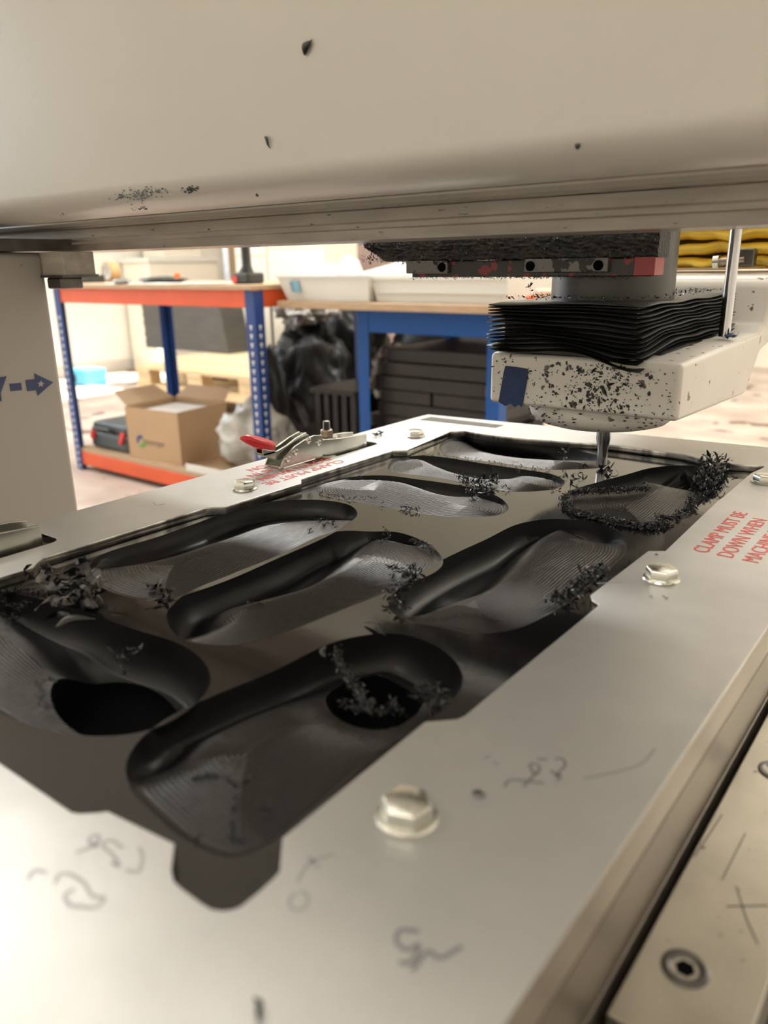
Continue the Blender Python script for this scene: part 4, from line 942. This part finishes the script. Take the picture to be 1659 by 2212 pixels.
MB().box((-6.5, 4.7, 1.02), (-6.2, 5.15, 1.2)).build('box_body', 'wallb', t, bev=.01); MB().box((-6.2, 4.85, 1.10), (-6.195, 5.05, 1.13)).build('handle_slot', 'blacktool', t)
# --- blue bench
HB = .815
b2 = thing('blue_workbench', 'blue framed workbench with brown board top behind the spindle', 'workbench', (-1.5, 2.4, 0))
X2, X3, Y2, Y3 = PY(772, 700, 2.17).x, PY(1083, 700, 2.17).x, 2.17, 2.78
def post(x, y, sx, sy): return upright(b2, x, y, sx, sy, HB-.02, 'blue')
post(X2, Y2, 1, 1); post(X3, Y2, -1, 1); post(X2, Y3, 1, -1); post(X3, Y3, -1, -1)
MB().box((X2+.045, Y2+.002, HB-.028-.078), (X3-.042, Y2+.03, HB-.028)).build('front_beam', 'blue', b2, bev=.003)
MB().box((X2+.005, Y3-.03, HB-.106), (X3-.005, Y3-.005, HB-.028)).build('back_beam', 'blue', b2, bev=.003)
MB().box((X2+.005, Y2+.05, HB-.106), (X2+.03, Y3-.05, HB-.028)).build('side_beam', 'blue', b2, bev=.003); MB().box((X3-.03, Y2+.05, HB-.106), (X3-.005, Y3-.05, HB-.028)).build('side_beam', 'blue', b2, bev=.003)
MB().box((X2-.31, Y2-.085, HB-.026), (X3+.08, Y3+.02, HB)).build('worktop', 'ply', b2, bev=.003)
MB().box((X2+.01, Y2+.01, .10), (X3-.01, Y3-.01, .118)).build('lower_shelf', 'ply', b2)
# slabs on the blue bench's shelf
zz = .1185; xs0 = PY(832, 800, 2.30).x
for i in range(11):
    h = .048; sh = [0, -.01, .01, -.02, .0, -.03, .02, .03, .01, .03, .05][i]
    x0 = xs0+sh; 
    segs = [(x0, x0+.46)] if i != 7 else [(x0, x0+.22), (x0+.228, x0+.46)]
    for q, (a, b) in enumerate(segs):
        o = MB().box((a, 2.22+abs(sh)*.4, zz), (b, 2.70, zz+h)).build('plastic_slab', 'slab', None, bev=.006)
        tag(o, 'dark grey plastic slab, one of the tall stack on the blue bench shelf', 'slab', 'dark slabs stacked under the blue bench')
    zz += h+.0005
# glossy wrap draped at the stack's left end
blob('stretch_wrap', 'glossy clear wrap around the left end of the slab stack', 'plastic wrap', (xs0-.045, 2.42, .53), (.05, .12, .10), 'bagclear', 5.5, .5, 6, 4)
# --- bags, panels and louvred unit between the benches
blob('bin_bag', 'large full black bin bag on the floor between the benches', 'bin bag', (PY(662, 850, 3.0).x, 3.05, .31), (.23, .19, .31), 'bagblack', 1.7, .28, 4, 5)
blob('bin_bag', 'black bin bag slumped behind the blue bench upright', 'bin bag', (PY(752, 800, 3.45).x, 3.47, .38), (.27, .19, .38), 'bagblack', 6.2, .28, 4, 5)
blob('bin_bag', 'upright black bin bag close behind the orange bench end', 'bin bag', (PY(590, 800, 2.80).x+.06, 2.735, .27), (.065, .065, .26), 'bagblack', 9.4, .4, 4, 4)
blob('bin_bag', 'wide black bin bag on the floor behind the slab stack', 'bin bag', (PY(985, 800, 3.5).x, 3.55, .42), (.42, .15, .42), 'bagblack', 12.2, .2, 4, 4)
xq = PY(655, 740, 3.35).x
blob('clear_wrap', 'silvery crumpled plastic film on top of the bin bags', 'plastic film', (PY(655, 740, 3.0).x, 3.02, .72), (.15, .10, .075), 'bagclear', 3.9, .6, 6, 5)
D_ = .33
t = thing('dark_panels', 'dark ribbed plastic panels leaning behind the bin bags', 'panels', (xq, 3.9, 0))
for i in range(4):
    a = PY(612+i*34, 700, 4.35).x; b = PY(612+i*34+32, 700, 4.35).x
    MB().add([(a, 4.24, 0), (b, 4.24, 0), (b, 4.26, 0), (a, 4.26, 0), (a-.03, 4.44, .70-.012*i), (b-.03, 4.44, .695-.012*i), (b-.03, 4.46, .695-.012*i), (a-.03, 4.46, .70-.012*i)], [(0,3,2,1),(4,5,6,7),(0,1,5,4),(1,2,6,5),(2,3,7,6),(3,0,4,7)]).build('panel', 'slab', t, bev=.004)
t = thing('louvred_unit', 'dark grey unit with upright slats between the bin bags and blue bench', 'cabinet', (-1.95, 2.3, 0))
xl0, xl1 = PY(680, 850, 2.35).x, PY(768, 850, 2.35).x
MB().box((xl0, 2.40, 0), (xl1, 2.60, .44)).build('unit_body', 'black', t); MB().box((xl0-.01, 2.33, .44), (xl1+.01, 2.62, .46)).build('unit_top', 'slab', t, bev=.003)
for i in range(5):
    a = xl0+(xl1-xl0-.03)*i/4; MB().box((a, 2.35, 0), (a+.028, 2.3995, .4395)).build('slat', 'slab', t, bev=.003)
t = thing('thin_pole', 'thin black pole standing behind the orange bench end', 'pole', (-2.1, 2.7, 0))
xp = PY(588, 700, 2.75).x; MB().cyl((xp, 2.75, 0), (xp, 2.75, .86), .006, n=10).build('pole_shaft', 'blacktool', t); MB().cyl((xp, 2.75, 0), (xp, 2.75, .01), .03, n=14).build('pole_foot', 'blacktool', t)
# --- white tubs on the blue bench
def tub(px0, px1, y, h, label, depth=.32, flare=.022, step=False):
    x0, x1 = PY(px0, 620, y).x, PY(px1, 620, y).x; t = thing('white_tub', label, 'tub', (x0, y, HB)); mb = MB(); z = HB+.0005
    o_ = [(x0+flare, y+flare*.6), (x1-flare*.4, y+flare*.6), (x1-flare*.4, y+depth-flare), (x0+flare, y+depth-flare)]; u = [(x0-flare, y), (x1, y), (x1, y+depth), (x0-flare, y+depth)]
    th = .005
    i_ = [(x0+flare+th, y+flare*.6+th), (x1-flare*.4-th, y+flare*.6+th), (x1-flare*.4-th, y+depth-flare-th), (x0+flare+th, y+depth-flare-th)]; iu = [(x0-flare+th, y+th), (x1-th, y+th), (x1-th, y+depth-th), (x0-flare+th, y+depth-th)]
    vs = [(a, b, z) for a, b in o_]+[(a, b, z+h) for a, b in u]+[(a, b, z+h) for a, b in iu]+[(a, b, z+th) for a, b in i_]
    fs = [(3, 2, 1, 0)]+[(k, (k+1) % 4, 4+(k+1) % 4, 4+k) for k in range(4)]+[(4+k, 4+(k+1) % 4, 8+(k+1) % 4, 8+k) for k in range(4)]+[(8+k, 8+(k+1) % 4, 12+(k+1) % 4, 12+k) for k in range(4)]+[(12, 13, 14, 15)]
    mb.add(vs, fs).build('tub_body', 'white', t, bev=.002)
    MB().box((x0-flare-.004, y-.006, z+h-.008), (x1+.003, y-.0005, z+h+.001)).build('rim', 'white', t)
    if step: MB().box((x0+flare, y-.004, z+.03), (x1, y+.01, z+.037)).build('ledge', 'white', t)
    return t, x0, x1
t, a, b = tub(606, 796, 2.105, .088, 'white plastic tub with a pale blue label on the bench')
c1 = [PY(628, 608, 2.104), PY(644, 606, 2.104), PY(649, 631, 2.106), PY(634, 632, 2.106)]
MB().prism(c1, (0, -.002, 0)).build('label', 'labelblue', t, label='pale blue sticker')
text('label_text', 'SIZE', c1[3]+Vector((.006, -.003, .004)), (c1[0]-c1[3]), (c1[0]-c1[1]), .018, 'navy', t)
tub(806, 1096, 2.13, .080, 'long white plastic tub on the bench behind the red rail', step=True, flare=.01)
for i, (px, w_, h, r_) in enumerate(((700, .10, .13, .3), (745, .07, .16, -.4), (830, .13, .13, .1), (780, .08, .12, .9))):
    xa = PY(px, 560, 2.30).x
    o = MB().add([(xa-w_, 2.26+.03*i, HB+.02), (xa+w_, 2.24+.03*i, HB+.02), (xa+w_*.6, 2.30+.03*i, HB+h*.85), (xa+w_*r_, 2.32+.03*i, HB+h), (xa-w_*.8, 2.30+.03*i, HB+h*.8), (xa, 2.42+.03*i, HB+.02)], [(0, 1, 2, 3, 4), (1, 5, 2), (2, 5, 3), (3, 5, 4), (4, 5, 0), (0, 5, 1)]).build('folded_paper', 'paper'); tag(o, ['wide folded white paper in the labelled tub', 'pointed folded white paper in the labelled tub', 'flat folded white paper at the joint of the two tubs', 'leaning white paper behind the pointed one'][i], 'paper')
t = thing('wooden_mallet', 'wooden handled tool with a round pale end on the blue bench', 'mallet', (-1.1, 2.2, HB))
xm = PY(1165, 615, 2.17).x; MB().cyl((xm-.01, 2.17, HB+.024), (xm+.035, 2.20, HB+.024), .022, n=20).build('mallet_head', 'peach', t, smooth=40); MB().cyl((xm-.06, 2.22, HB+.014), (xm-.012, 2.19, HB+.018), .010, n=12).build('mallet_handle', 'orangeball', t, smooth=40)
t = thing('light_blue_box', 'small light blue box on the floor behind the left upright', 'box', (-5, 3.3, 0))
xa, xb = PY(148, 830, 3.6).x, PY(186, 830, 3.6).x
MB().box((xa, 3.6, 0), (xb, 3.8, .13)).build('box_body', 'cyan', t, bev=.006); MB().box((xa+.01, 3.595, .03), (xa+.13, 3.6, .09)).build('box_opening', 'blacktool', t)
t = thing('white_drainpipe', 'white upright pipe on the wall by the machine column', 'pipe', (-3.6, 2.1, 0))
xa = PX(110, 700, -3.62); MB().cyl((-3.62, 1.99, 0), (-3.62, 1.99, .885), .022, n=16).build('pipe_shaft', 'white', t, smooth=40); MB().cyl((-3.62, 1.99, .86), (-3.62, 1.99, .90), .03, n=16).build('pipe_collar', 'white', t, smooth=40)
